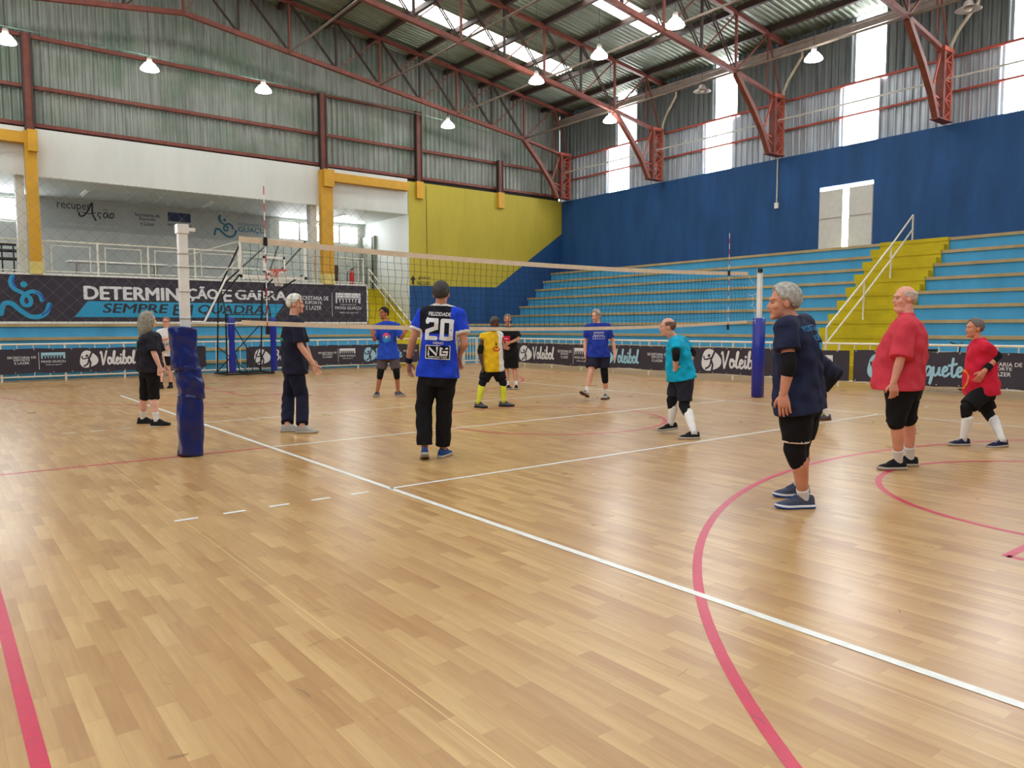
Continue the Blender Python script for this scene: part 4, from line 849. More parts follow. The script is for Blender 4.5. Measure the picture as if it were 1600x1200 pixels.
# ============================================================ PEOPLE
# joints in metres relative to the standing point; a, ha = facing of body and head; f* = toe directions
POSE = {
 'woman': dict(b=[-0.62, 3.2], a=-0.278, ha=-0.103, hd=(-0.003, 0.002, 1.571), nk=(0.007, -0.005, 1.391), sR=(-0.001, -0.189, 1.307), sL=(0.106, 0.095, 1.313), eR=(-0.007, -0.261, 1.102), wR=(0.066, -0.267, 0.884), tR=(0.073, -0.272, 0.743), eL=(0.167, 0.124, 1.089), wL=(0.207, 0.093, 0.894), tL=(0.211, 0.089, 0.777), hR=(0.007, -0.107, 0.814), hL=(-0.021, 0.131, 0.804), kR=(0.017, -0.077, 0.439), kL=(-0.062, 0.175, 0.426), aR=(0.029, -0.105, 0.095), aL=(-0.073, 0.289, 0.095), fR=-0.627, fL=-0.522),
 'white': dict(b=[1.33, 10.58], a=-2.058, ha=-2.058, hd=(0.019, -0.015, 1.594), nk=(0.019, -0.015, 1.431), sR=(-0.118, 0.092, 1.355), sL=(0.139, -0.108, 1.353), eR=(-0.18, 0.039, 1.155), wR=(-0.027, -0.296, 1.202), tR=(0.067, -0.331, 1.248), eL=(0.147, -0.165, 1.153), wL=(-0.056, -0.26, 0.942), tL=(-0.148, -0.163, 0.942), hR=(-0.074, 0.058, 0.788), hL=(0.073, -0.057, 0.788), kR=(-0.111, 0.048, 0.44), kL=(0.055, -0.081, 0.454), aR=(-0.179, -0.131, 0.095), aL=(0.054, -0.063, 0.095), fR=-2.232, fL=-2.058),
 'whitehair': dict(b=[0.84, 1.28], a=-0.487, ha=-0.592, hd=(0.029, -0.022, 1.777), nk=(0.0, -0.0, 1.602), sR=(-0.022, -0.198, 1.502), sL=(0.108, 0.144, 1.527), eR=(-0.023, -0.273, 1.203), wR=(0.13, -0.355, 0.936), tR=(0.183, -0.396, 0.803), eL=(0.212, 0.139, 1.192), wL=(0.28, 0.086, 0.989), tL=(0.3, 0.07, 0.887), hR=(-0.028, -0.079, 0.833), hL=(0.027, 0.106, 0.831), kR=(0.046, -0.137, 0.472), kL=(-0.035, 0.179, 0.445), aR=(-0.055, -0.349, 0.095), aL=(-0.162, -0.086, 0.095), fR=-0.696, fL=-0.627),
 'bluetee': dict(b=[4.39, 5.12], a=-2.232, ha=-2.896, hd=(-0.048, 0.038, 1.738), nk=(0.002, -0.002, 1.564), sR=(-0.137, 0.107, 1.471), sL=(0.155, -0.121, 1.483), eR=(-0.232, 0.105, 1.19), wR=(-0.355, -0.078, 1.286), tR=(-0.404, -0.065, 1.445), eL=(0.207, -0.237, 1.228), wL=(0.15, -0.472, 1.324), tL=(0.199, -0.535, 1.455), hR=(-0.065, 0.051, 0.852), hL=(0.094, -0.073, 0.852), kR=(-0.141, 0.034, 0.532), kL=(0.119, -0.169, 0.531), aR=(-0.2, 0.093, 0.095), aL=(0.185, -0.106, 0.095), fR=-2.372, fL=-1.325),
 'twenty': dict(b=[1.11, -1.94], a=0.804, ha=0.839, hd=(0.086, -0.067, 1.807), nk=(0.083, -0.064, 1.679), sL=(-0.072, 0.056, 1.583), sR=(0.247, -0.167, 1.575), eL=(-0.188, 0.083, 1.32), wL=(-0.189, 0.185, 1.067), tL=(-0.17, 0.196, 0.882), eR=(0.255, -0.262, 1.262), wR=(0.35, 0.007, 1.127), tR=(0.374, 0.013, 0.954), hL=(-0.023, 0.018, 0.927), hR=(0.12, -0.094, 0.926), kL=(-0.066, 0.077, 0.594), kR=(0.134, -0.028, 0.589), aL=(-0.099, 0.014, 0.129), aR=(0.146, 0.028, 0.095), fL=1.049, fR=0.595, pL=-22),
 'yellow': dict(b=[4.92, 2.15], a=-1.936, ha=-1.709, hp=-20, hd=(0.036, -0.066, 1.512), nk=(0.025, -0.02, 1.349), sR=(-0.144, 0.036, 1.274), sL=(0.194, 0.001, 1.295), eR=(-0.218, 0.043, 1.008), wR=(-0.224, -0.029, 0.765), tR=(-0.213, -0.062, 0.627), eL=(0.244, 0.0, 1.022), wL=(0.223, -0.047, 0.822), tL=(0.215, -0.066, 0.705), hR=(-0.056, 0.005, 0.664), hL=(0.119, -0.016, 0.662), kR=(-0.202, 0.005, 0.436), kL=(0.182, -0.116, 0.424), aR=(-0.367, -0.106, 0.095), aL=(0.098, -0.237, 0.095), fR=-1.325, fL=-0.871),
 'blacktee': dict(b=[7.59, 4.99], a=-2.267, ha=-2.302, hd=(-0.064, 0.05, 1.62), nk=(-0.035, 0.027, 1.447), sR=(-0.154, 0.12, 1.358), sL=(0.089, -0.07, 1.357), eL=(0.092, -0.173, 1.163), wL=(-0.201, -0.198, 1.085), tL=(-0.277, -0.126, 1.026), eR=(-0.197, 0.102, 1.134), wR=(-0.283, -0.084, 0.974), tR=(-0.225, -0.155, 0.959), hR=(-0.097, 0.075, 0.741), hL=(0.034, -0.027, 0.741), kR=(-0.098, 0.051, 0.456), kL=(0.051, -0.065, 0.455), aR=(-0.158, -0.062, 0.095), aL=(-0.004, -0.194, 0.095), fR=-1.709, fL=-2.197),
 'bluewalk': dict(b=[7.24, 1.8], a=-2.372, ha=-2.965, hp=-8, hd=(0.003, -0.002, 1.656), nk=(0.031, -0.024, 1.504), sR=(-0.114, 0.088, 1.429), sL=(0.182, -0.142, 1.44), eR=(-0.135, 0.156, 1.149), wR=(-0.176, 0.112, 0.909), tR=(-0.174, 0.085, 0.796), eL=(0.297, -0.181, 1.147), wL=(0.262, -0.28, 0.896), tL=(0.258, -0.302, 0.745), hR=(-0.036, 0.028, 0.87), hL=(0.114, -0.089, 0.869), kR=(-0.175, -0.041, 0.534), kL=(0.141, -0.11, 0.521), aR=(-0.277, -0.037, 0.172), aL=(0.229, -0.077, 0.095), fR=-2.896, fL=-2.791, pR=22),
 'teal': dict(b=[4.73, -2.42], a=2.096, ha=2.34, hp=-5, hd=(-0.196, 0.089, 1.44), nk=(-0.085, 0.066, 1.311), sL=(-0.204, -0.057, 1.221), sR=(0.133, 0.125, 1.248), eL=(-0.283, -0.135, 1.091), wL=(-0.212, -0.063, 0.881), tL=(-0.104, -0.071, 0.881), eR=(0.323, 0.078, 1.088), wR=(0.206, 0.042, 0.943), tR=(0.124, 0.03, 0.912), hL=(-0.039, -0.084, 0.769), hR=(0.047, 0.09, 0.756), kL=(-0.059, -0.106, 0.404), aL=(-0.235, -0.394, 0.095), kR=(-0.015, 0.138, 0.451), aR=(-0.029, 0.149, 0.136), fL=2.585, fR=2.515, pR=-8),
 'navy': dict(b=[2.16, -5.71], a=1.991, ha=2.34, hp=-2, hd=(-0.153, 0.081, 1.627), nk=(-0.073, 0.057, 1.504), sL=(-0.287, -0.03, 1.43), sR=(0.183, 0.111, 1.459), eL=(-0.327, -0.088, 1.159), wL=(-0.338, -0.053, 0.937), tL=(-0.341, -0.076, 0.751), eR=(0.268, 0.109, 1.173), wR=(0.23, 0.125, 0.944), tR=(0.229, 0.126, 0.818), hL=(-0.129, -0.039, 0.855), hR=(0.125, 0.042, 0.847), kL=(-0.091, -0.018, 0.49), aL=(0.062, 0.001, 0.095), kR=(0.127, 0.078, 0.481), aR=(0.412, 0.248, 0.095), fL=2.55, fR=2.585),
 'bender': dict(b=[7.68, -2.76], a=2.41, ha=2.48, hp=-10, hd=(-0.326, 0.254, 1.017), nk=(-0.216, 0.168, 0.977), sL=(-0.342, 0.038, 0.926), sR=(-0.009, 0.235, 0.939), eL=(-0.343, -0.012, 0.645), wL=(-0.233, 0.004, 0.453), tL=(-0.213, 0.014, 0.372), eR=(0.019, 0.264, 0.614), wR=(-0.026, 0.211, 0.438), tR=(-0.043, 0.198, 0.359), hL=(0.033, -0.14, 0.704), hR=(0.198, -0.027, 0.702), kL=(-0.137, -0.02, 0.429), aL=(-0.047, -0.09, 0.095), kR=(0.012, 0.168, 0.428), aR=(0.14, 0.145, 0.095), fL=2.655, fR=2.585),
 'redbig': dict(b=[4.37, -5.44], a=2.445, ha=2.48, hd=(0.016, -0.012, 1.71), nk=(0.03, -0.024, 1.553), sL=(-0.178, -0.128, 1.446), sR=(0.254, 0.056, 1.472), eL=(-0.305, -0.143, 1.13), wL=(-0.31, -0.088, 0.902), tL=(-0.297, -0.098, 0.754), eR=(0.326, 0.089, 1.111), wR=(0.26, 0.127, 0.862), tR=(0.263, 0.124, 0.749), hL=(-0.102, -0.06, 0.84), hR=(0.148, 0.011, 0.835), kL=(-0.105, -0.032, 0.515), aL=(0.06, 0.014, 0.095), kR=(0.167, -0.016, 0.525), aR=(0.339, 0.027, 0.095), fL=2.55, fR=2.41),
 'redwalk': dict(b=[6.86, -5.3], a=2.271, ha=2.445, hd=(-0.114, 0.089, 1.411), nk=(-0.07, 0.055, 1.28), sL=(-0.201, -0.059, 1.185), sR=(0.142, 0.13, 1.206), eL=(-0.049, -0.152, 1.084), wL=(-0.274, -0.091, 0.9), tL=(-0.303, -0.043, 0.8), eR=(0.182, 0.188, 1.037), wR=(0.123, 0.183, 0.904), tR=(0.098, 0.177, 0.817), hL=(-0.099, -0.037, 0.644), hR=(0.075, 0.068, 0.643), kL=(-0.278, 0.064, 0.47), aL=(-0.283, 0.094, 0.095), kR=(0.158, 0.004, 0.405), aR=(-0.048, -0.233, 0.095), fL=2.55, fR=2.62, pR=-4),
}
def capsule(mb, p, q, r0, r1, n=14):
    p,q=Vector(p),Vector(q); d=q-p; l=d.length or 1e-4; d=d/l
    pts=[];rs=[]
    for k in range(4,-1,-1):
        a=PI/2*k/4.3; pts.append(p-d*r0*math.sin(a)); rs.append(r0*math.cos(a))
    m=p.lerp(q,.5); pts.append(m); rs.append((r0+r1)/2)
    for k in range(0,5):
        a=PI/2*k/4.3; pts.append(q+d*r1*math.sin(a)); rs.append(r1*math.cos(a))
    mb.tube(pts, rs, n)
def ellip(mb, c, ax, r, n=16, m=10):
    c=Vector(c); vs=[]
    for i in range(1,m):
        t=PI*i/m
        for j in range(n):
            a=2*PI*j/n; x=(math.sin(t)*math.cos(a)*r[0], math.sin(t)*math.sin(a)*r[1], math.cos(t)*r[2])
            vs.append(c+ax[0]*x[0]+ax[1]*x[1]+ax[2]*x[2])
    vs+= [c+ax[2]*r[2], c-ax[2]*r[2]]; k=(m-1)*n; fs=[]
    for i in range(m-2):
        for j in range(n): fs.append((i*n+j,(i+1)*n+j,(i+1)*n+(j+1)%n,i*n+(j+1)%n))
    for j in range(n): fs+= [(k,j,(j+1)%n),(k+1,(m-2)*n+(j+1)%n,(m-2)*n+j)]
    mb.add(vs,fs)
def ringloft(mb, rings, n=28):
    """rings: (centre, lateral axis, forward axis, half width, half depth front, half depth back)"""
    vs=[]
    for c,a,f,w,df,db in rings:
        for j in range(n):
            t=2*PI*j/n; cc,ss=math.cos(t),math.sin(t); k=(abs(cc)**2.5+abs(ss)**2.5)**(-1/2.5)
            vs.append(c+a*(w*k*cc)+f*((df if ss>0 else db)*k*ss))
    m=len(rings); fs=[(i*n+j,i*n+(j+1)%n,(i+1)*n+(j+1)%n,(i+1)*n+j) for i in range(m-1) for j in range(n)]
    fs+=[tuple(range(n))[::-1],tuple((m-1)*n+j for j in range(n))]; mb.add(vs,fs)
def fuse(mb, voxel, smooth=3):
    me=bpy.data.meshes.new('tmp'); me.from_pydata([tuple(v) for v in mb.v],[],mb.f); me.update()
    o=bpy.data.objects.new('tmp',me); sc.collection.objects.link(o)
    r=o.modifiers.new('r','REMESH'); r.mode='VOXEL'; r.voxel_size=voxel; r.adaptivity=0
    s=o.modifiers.new('s','SMOOTH'); s.factor=.5; s.iterations=smooth
    dg=bpy.context.evaluated_depsgraph_get(); e=bpy.data.meshes.new_from_object(o.evaluated_get(dg))
    vs=[v.co.copy() for v in e.vertices]; fs=[tuple(p.vertices) for p in e.polygons]
    bpy.data.objects.remove(o); bpy.data.meshes.remove(me); bpy.data.meshes.remove(e); return vs,fs
def soft(name, vs, fs, mats, parent, pick=None, loc=None):
    me=bpy.data.meshes.new(name); me.from_pydata([tuple(v) for v in vs],[],fs)
    for m in (mats if isinstance(mats,(list,tuple)) else [mats]): me.materials.append(m)
    if pick: me.polygons.foreach_set('material_index',[pick(sum((vs[i] for i in f),Vector())/len(f)) for f in fs])
    me.polygons.foreach_set('use_smooth',[True]*len(fs)); me.update()
    o=bpy.data.objects.new(name,me)
    if loc is not None: o.location=loc
    return link(o,parent)
def cloth(name,col,rough=.85,var=.10,b=.25): return mat(name,col,rough,0,var,7,b,26,.25)
_cache={}
EYEW=mat('eye white',srgb(176,160,150),.4)
def C_(name,rgb,**k):
    if name not in _cache: _cache[name]=cloth(name,srgb(*rgb),**k)
    return _cache[name]
def skin(name,rgb):
    if name not in _cache:
        m=mat(name,srgb(*rgb),.55,0,.08,9,.1,60,.35); b=m.node_tree.nodes['Principled BSDF']
        b.inputs['Subsurface Weight'].default_value=.08; b.inputs['Subsurface Radius'].default_value=(.01,.004,.002); _cache[name]=m
    return _cache[name]
def hand(mb, wr, tip, thumb, s=1.0, curl=.35, spread=1.0, open_=False):
    """palm, four unequal bent fingers and a thumb leaving the side of the palm"""
    wr,tip=Vector(wr),Vector(tip); d=(tip-wr).normalized(); ac=Vector(thumb); ac=(ac-d*ac.dot(d)).normalized(); nn=d.cross(ac)
    if open_: pass
    P=lambda x,y,z: wr+(d*x+ac*y+nn*z)*s
    ringloft(mb,[(P(-.02,0,0),ac,nn,.027*s,.020*s,.020*s),(P(.0,0,0),ac,nn,.029*s,.019*s,.019*s),(P(.03,.002,0),ac,nn,.037*s,.018*s,.018*s),(P(.065,.002,0),ac,nn,.042*s,.016*s,.016*s),(P(.092,.0,.002),ac,nn,.040*s,.011*s,.011*s)],16)
    for i,(y,l) in enumerate(((.031,.068),(.0105,.078),(-.0105,.072),(-.031,.056))):
        c=curl*(1+.12*i); a=.06*(1.5-i)*spread; pts=[P(.078,y,.002)]; ang=0; x,yy,z=.092,y,.002
        pts.append(P(x,yy,z))
        for k,fr in enumerate((.46,.30,.24)):
            ang+=c*(.8 if k==0 else 1); x+=l*fr*math.cos(ang); z+=l*fr*math.sin(ang); yy+=l*fr*math.sin(a); pts.append(P(x,yy,z))
        mb.tube(pts,[.0095*s,.0095*s,.0090*s,.0082*s,.0055*s],8)
    pts=[P(.018,.022,.004),P(.038,.045,.010),P(.062,.062,.018),P(.088,.066,.024)]
    mb.tube(pts,[.0125*s,.0125*s,.0105*s,.0065*s],8)
def person(key, label, S):
    """S: sizes, colours and clothing"""
    J=POSE[key]; base=Vector((J['b'][0],J['b'][1],0)); V=lambda k:base+Vector(J[k])
    F=Vector((math.cos(J['a']),math.sin(J['a']),0)); U=Vector((0,0,1)); L=U.cross(F)
    HF=Vector((math.cos(J['ha']),math.sin(J['ha']),0)); HL=U.cross(HF); hp=math.radians(J.get('hp',0))
    HU=(U*math.cos(hp)-HF*math.sin(hp)); HF=(HF*math.cos(hp)+U*math.sin(hp)); 
    s=S.get('s',1.0); g=S.get('g',1.0); belly=S.get('belly',0.0); vx=S.get('vx',.009)
    hd,nk=V('hd'),V('nk'); sL,sR,hL,hR=V('sL'),V('sR'),V('hL'),V('hR'); pv=(hL+hR)/2; shm=(sL+sR)/2
    lat0=(hL-hR); lat0.z=0; lat0.normalize(); lat1=(sL-sR); lat1.z*=.5; lat1.normalize()
    up=(nk-pv); H=up.length; up.normalize()
    def ring(t,w,df,db,fo=0):
        a=lat0.lerp(lat1,max(0,min(1,t))).normalized(); a=(a-up*a.dot(up)).normalized(); f=a.cross(up)
        bow=f*(-.03*math.sin(PI*max(0,min(1,t)))+fo)
        return (pv+up*(H*t)+bow, a, f, w, df, db)
    HH=lambda x,y,z: hd+(HF*x+HL*y+HU*(z))*s
    # ---------------- body: one fused surface, hands continue from the wrists
    m=MB()
    ringloft(m,[ring(-.10,.13*g,.09*g,.09*g),ring(.0,.160*g,.105*g,.115*g),ring(.22,.148*g,.10*g+belly*.8,.095*g),ring(.45,.150*g,.105*g+belly*.7,.10*g),ring(.70,.162*g,.11*g+belly*.25,.105*g),ring(.86,.150*g,.085*g,.09*g),ring(.97,.085,.06,.062)])
    for q in (sL,sR): capsule(m,nk-U*.02,q,.062*s,.058*s*min(g,1.15))
    nr=1+.6*max(0,g-1); capsule(m,nk-U*.03,HH(-.018,0,-.075),.060*s*nr,.055*s*nr)
    if g>1.2: ellip(m,HH(.028,0,-.105),(HF,HL,HU),(.062*s,.056*s,.042*s))
    for a,b,c in (('sL','eL','wL'),('sR','eR','wR')):
        e=V(b); w_=V(c); capsule(m,V(a),e,.050*s*min(g,1.2),.040*s); fm=e.lerp(w_,.3); capsule(m,e,fm,.040*s,.042*s); capsule(m,fm,w_,.042*s,.027*s)
    for a,b,c in (('hL','kL','aL'),('hR','kR','aR')):
        h_,k_,an=V(a),V(b),V(c); capsule(m,h_-U*.02,k_,.088*g*s,.058*s); cf=k_.lerp(an,.32)-F*.012; capsule(m,k_,cf,.056*s,.056*s*min(g,1.15)); capsule(m,cf,an,.056*s*min(g,1.1),.036*s)
        capsule(m,an,an+Vector((math.cos(J['f'+c[1]]),math.sin(J['f'+c[1]]),0))*.08-U*.062,.034*s,.022*s)
    A=(HF,HL,HU)
    ellip(m,HH(-.012,0,.030),A,(.098*s,.077*s,.093*s)); ellip(m,HH(.030,0,-.040),A,(.062*s,.060*s,.078*s))
    ellip(m,HH(.012,0,-.062),A,(.062*s,.056*s,.045*s)); ellip(m,HH(.070,0,-.098),A,(.026*s,.028*s,.022*s))
    capsule(m,HH(.083,0,.012),HH(.106,0,-.025),.0095*s,.0125*s); ellip(m,HH(.095,0,-.030),A,(.013*s,.019*s,.010*s))
    ellip(m,HH(.076,0,.030),A,(.022*s,.055*s,.013*s)); ellip(m,HH(.086,0,-.058),A,(.013*s,.026*s,.012*s))
    for y in (-1,1):
        ellip(m,HH(.058,.042*y,-.025),A,(.030*s,.022*s,.026*s)); ellip(m,HH(-.010,.079*y,-.006),A,(.021*s,.011*s,.034*s))
    vs,fs=fuse(m,vx,2)
    hb=MB()
    for a,b in (('wL','tL'),('wR','tR')):
        th=S.get('thumb_'+b[1],F*.8+U*.15); hand(hb,V(a),V(b),th,s*1.02,S.get('curl_'+b[1],.32))
    o=len(vs); vs=list(vs)+[Vector(v) for v in hb.v]; fs=list(fs)+[tuple(i+o for i in f) for f in hb.f]
    sk=skin('skin '+str(S['skin']),S['skin']); lp=skin('lips '+str(S['skin']),tuple(int(c*k) for c,k in zip(S['skin'],(.90,.74,.72))))
    def lip(c):
        q=(c-hd); x,y,z=q.dot(HF)/s,q.dot(HL)/s,q.dot(HU)/s
        return 1 if x>.084 and abs(y)<.024 and -.067<z<-.051 else 0
    body=soft('person',[v-base for v in vs],fs,[sk,lp],None,lambda c:lip(c+base),base)
    tag(body,label,'person')
    off=lambda mb: mb
    # ---------------- eyes, brows
    e=MB(); ir=MB(); br=MB()
    for y in (-1,1):
        ellip(e,HH(.0800,.031*y,.006),A,(.0100*s,.0120*s,.0052*s),10,6); ellip(ir,HH(.0870,.031*y,.006),A,(.0055*s,.0062*s,.0058*s),8,6)
        capsule(br,HH(.0905,.018*y,.031),HH(.079,.048*y,.031),.0045*s,.003*s,8)
    e.build('eyes',EYEW,body,True); ir.build('irises',BLACKP,body,True)
    hair_m=mat('hair %s'%(S['hair'][1],),srgb(*S['hair'][1]),.75,0,.3,30,.5,90,.3); br.build('eyebrows',hair_m,body,True)
    # ---------------- hair cap: full, fringe of a bald head, or long
    kind=S['hair'][0]; hm=MB(); n,mm=64,20; random.seed(len(key)*7)
    ph=[random.uniform(0,6) for _ in range(4)]; thick=S.get('hairt',.014)
    def lo(az):
        d=abs(az); 
        pts=[(0,.80),(.5,.70),(.85,.36),(1.12,.02),(1.32,-.22),(1.48,-.10),(1.66,-.16),(1.95,-.66),(2.5,-.86),(PI,-.90)]
        for (a0,v0),(a1,v1) in zip(pts,pts[1:]):
            if a0<=d<=a1+1e-6: return v0+(v1-v0)*(d-a0)/(a1-a0)
        return v0
    az0,az1=(-PI,PI) if kind!='bald' else (-2*PI+1.08,-1.08)
    outer=[];inner=[]
    for i in range(n+1):
        az=az0+(az1-az0)*i/n; za=(az+PI)%(2*PI)-PI; l0=lo(za)+.05*math.sin(23*az+ph[2])+.04*math.sin(41*az+ph[3]); top=PI/2-.02 if kind!='bald' else .40+.05*math.sin(5*az)
        for j in range(mm+1):
            el=l0+(top-l0)*j/mm; dx,dy,dz=math.cos(el)*math.cos(za),math.cos(el)*math.sin(za),math.sin(el)
            edge=min(1,j/1.6,((mm-j)/1.6 if kind=='bald' else 9)); edge=max(edge,.45 if kind=='bald' else 0); r=1+.014*math.sin(9*za+6*el+ph[0])+.014*math.sin(17*za-11*el+ph[1])+.012*math.sin(37*za+19*el+ph[2])+random.uniform(-.008,.008)
            tk=thick*edge*(.9+.3*max(0,math.sin(el)))+.0035
            for lst,t in ((outer,tk),(inner,-.012)): lst.append(HH(-.012+(.098+t)*dx*(r if t>0 else 1), (.078+t)*dy*(r if t>0 else 1), .030+(.093+t)*dz*(r if t>0 else 1)))
    N_=(n+1)*(mm+1); idx=lambda i,j:i*(mm+1)+j; ff=[]
    for i in range(n):
        for j in range(mm):
            a,b,c,d=idx(i,j),idx(i+1,j),idx(i+1,j+1),idx(i,j+1); ff+=[(a,b,c,d),(N_+a,N_+d,N_+c,N_+b)]
        ff+=[(idx(i,0),N_+idx(i,0),N_+idx(i+1,0),idx(i+1,0)),(idx(i,mm),idx(i+1,mm),N_+idx(i+1,mm),N_+idx(i,mm))]
    hm.add(outer+inner,ff)
    if kind=='long':
        for k in range(30):
            az=1.0+(2*PI-2.0)*k/29; dx,dy=math.cos(az),math.sin(az); j_=random.uniform(-.012,.012); l_=random.uniform(-.02,.03)
            hm.tube(catmull([tuple(HH(-.012+.095*dx,.082*dy,.06)),tuple(HH(-.016+.112*dx+j_,.098*dy,-.02)),tuple(HH(-.022+.112*dx,.098*dy+j_,-.11)),tuple(HH(-.03+.100*dx,.085*dy,-.20-l_)),tuple(HH(-.035+.085*dx,.07*dy,-.25-l_*2))],4),[.022*s]*8+[.021*s,.02*s,.018*s,.017*s,.014*s,.012*s,.01*s,.007*s,.004*s],7)
    hm.build('hair',hair_m,body,True)
    if S.get('glasses'):
        q=MB()
        for y in (-1,1):
            q.tube([tuple(HH(.1,.032*y+.022*math.cos(k*PI/6),.006+.015*math.sin(k*PI/6))) for k in range(12)],.0028*s,6,True); q.tube([tuple(HH(.1,.054*y,.01)),tuple(HH(.0,.083*y,.012))],.0022*s,6)
        q.tube([tuple(HH(.101,-.01,.01)),tuple(HH(.101,.01,.01))],.0025*s,6); q.build('glasses',BLACKP,body)
    # ---------------- shirt
    T=S['shirt']; lo_=T.get('hem',-.06); wid=T.get('loose',.022); m=MB()
    hx=max(abs((hL-pv).dot(lat0)),.085)+.094*g*s+S['legs'].get('ex',.02)+.014; hy=.094*g*s+S['legs'].get('ex',.02)+.030+T.get('hemd',0)
    ringloft(m,[ring(lo_,max(hx,.168*g+wid)+T.get('flare',0),max(hy,.112*g+wid+belly*.75),max(hy,.118*g+wid)),ring(.12,max(hx*.94,.160*g+wid),max(hy*.95,.110*g+wid+belly*.95),max(hy*.9,.112*g+wid)),ring(.34,.156*g+wid,.112*g+wid+belly,.108*g+wid),ring(.55,.160*g+wid,.114*g+wid+belly*.62,.110*g+wid),ring(.74,.166*g+wid*.8,.112*g+wid*.8+belly*.2,.112*g+wid*.8),ring(.88,.155*g+wid*.6,.088*g+wid*.5,.098*g+wid*.5),ring(.97,.098*s,.072,.084),ring(1.03,.078*s,.060,.074)],32)
    for q in (sL,sR): capsule(m,nk-U*.035,q,.070*s,.064*s*min(g,1.15)+wid*.5)
    sf=T.get('sleeve',.62)
    if sf>0:
        for a,b,c in (('sL','eL','wL'),('sR','eR','wR')):
            p0=V(a); p1=V(b); q=p0.lerp(p1,sf) if sf<=1 else None; r0=.055*s*min(g,1.2)+wid*.75; r1=T.get('cuff',.062)*s+wid*.35
            d=(p1-p0).normalized(); n_=18; rgs=[]
            x=d.cross(U if abs(d.z)<.9 else F).normalized(); y=x.cross(d)
            for k in range(6):
                t=k/5; cc=p0.lerp(q,t); r=r0+(r1-r0)*t; rgs.append((cc,x,y,r,r,r))
            capsule(m,p0,p0+d*.01,r0*.94,r0*.94); ringloft(m,rgs,n_)
    vs,fs=fuse(m,T.get('vx',vx*1.15),T.get('smooth',3))
    # soft folds
    for i,v in enumerate(vs):
        q=v-pv; t=q.dot(up)/H; aa=math.atan2(q.dot(F),q.dot(L)); am=.0105*(1 if .0<t<.95 else .4)
        w_=am*(math.sin(6*aa+9*t+ph[0])+.7*math.sin(11*aa-14*t+ph[1])+.6*math.sin(3*aa+22*t+ph[2])+.5*math.sin(5*aa-31*t+ph[3]))
        dd=Vector((q.x,q.y,0)); dd=dd.normalized() if dd.length>.02 else Vector((0,0,0)); vs[i]=v+dd*w_*.6
    cols=T['cols'] if isinstance(T['cols'],list) else [T['cols']]; pk=T.get('pick')
    def info(c):
        ar=[]
        for a_,e_ in (('sL','eL'),('sR','eR')):
            p0=V(a_); d=V(e_)-p0; l=d.length; d/=l; t=(c-p0).dot(d); ar.append((t/l,((c-p0)-d*t).length))
        cuff=any(t>sf-.10 and r<.10 for t,r in ar); slv=any(t>-.15 and r<.105 for t,r in ar)
        return ((c-pv).dot(up)/H,(c-pv).dot(L),(c-pv).dot(F),slv,cuff)
    sh=soft('shirt',[v-base for v in vs],fs,cols,body,(lambda c: pk(*info(c+base))) if pk else None)
    bvh=BVHTree.FromPolygons([tuple(v) for v in vs],fs)
    def decal(name, mb2, matl, side):
        """print laid on the cloth: side +1 chest, -1 back; plane x to the reader's right, y up along the spine"""
        a=lat1.lerp(lat0,.4); a=(a-up*a.dot(up)).normalized(); f=a.cross(up); ax=a*side
        f2=f*side; out=MB()
        vv=[]
        for x,y,z_ in mb2.v:
            o_=pv+up*y+ax*x+f2*.6; hit=bvh.ray_cast(o_,-f2,1.2); vv.append((hit[0] if hit[0] is not None else o_-f2*.45)+f2*(.006+z_))
        out.add(vv,mb2.f); return out.build(name,matl,sh)
    # ---------------- lower clothing
    B_=S['legs']; m=MB(); ex=B_.get('ex',.02)
    ringloft(m,[ring(-.16,.12*g+ex,.09*g+ex,.10*g+ex),ring(-.02,.160*g+ex*.8,.108*g+ex*.7,.120*g+ex*.8),ring(.10,.156*g+ex*.6,.106*g+ex*.5+belly*.5,.110*g+ex*.6),ring(.20,.150*g+ex*.5,.102*g+ex*.5+belly*.6,.104*g+ex*.5)])
    for a,b,c in (('hL','kL','aL'),('hR','kR','aR')):
        h_,k_,an=V(a),V(b),V(c); fr=B_['len']       # 1 = knee, 2 = ankle
        def seg(p,q,r0,r1):
            d=(q-p).normalized(); x=d.cross(L); x.normalize(); y=x.cross(d); rgs=[]
            for k in range(7): cc=p.lerp(q,k/6); r=r0+(r1-r0)*k/6; rgs.append((cc,x,y,r,r,r))
            ringloft(m,rgs,18)
        if fr<=1: seg(h_+U*.02,h_.lerp(k_,fr),.094*g*s+ex,B_.get('r1',.075*s+ex))
        else:
            capsule(m,h_,k_,.094*g*s+ex*.8,.062*s+ex); capsule(m,k_,k_.lerp(an,.02),.062*s+ex,.062*s+ex)
            e_=k_.lerp(an,fr-1); seg(k_,e_,.062*s+ex,B_.get('r1',.050*s+ex))
    vs,fs=fuse(m,vx*1.15,3); 
    for i,v in enumerate(vs):
        q=v-pv; aa=math.atan2(q.dot(F),q.dot(L)); vs[i]=v+Vector((q.x,q.y,0)).normalized()*.005*math.sin(7*aa+30*q.z+ph[1]) if q.length>.02 else v
    lp_=B_.get('pick'); cl=B_['cols'] if isinstance(B_['cols'],list) else [B_['cols']]
    soft(B_.get('name','shorts'),[v-base for v in vs],fs,cl,body,(lambda c: lp_(c+base-pv,L,F,[V(k) for k in('kL','kR','hL','hR')],c+base)) if lp_ else None)
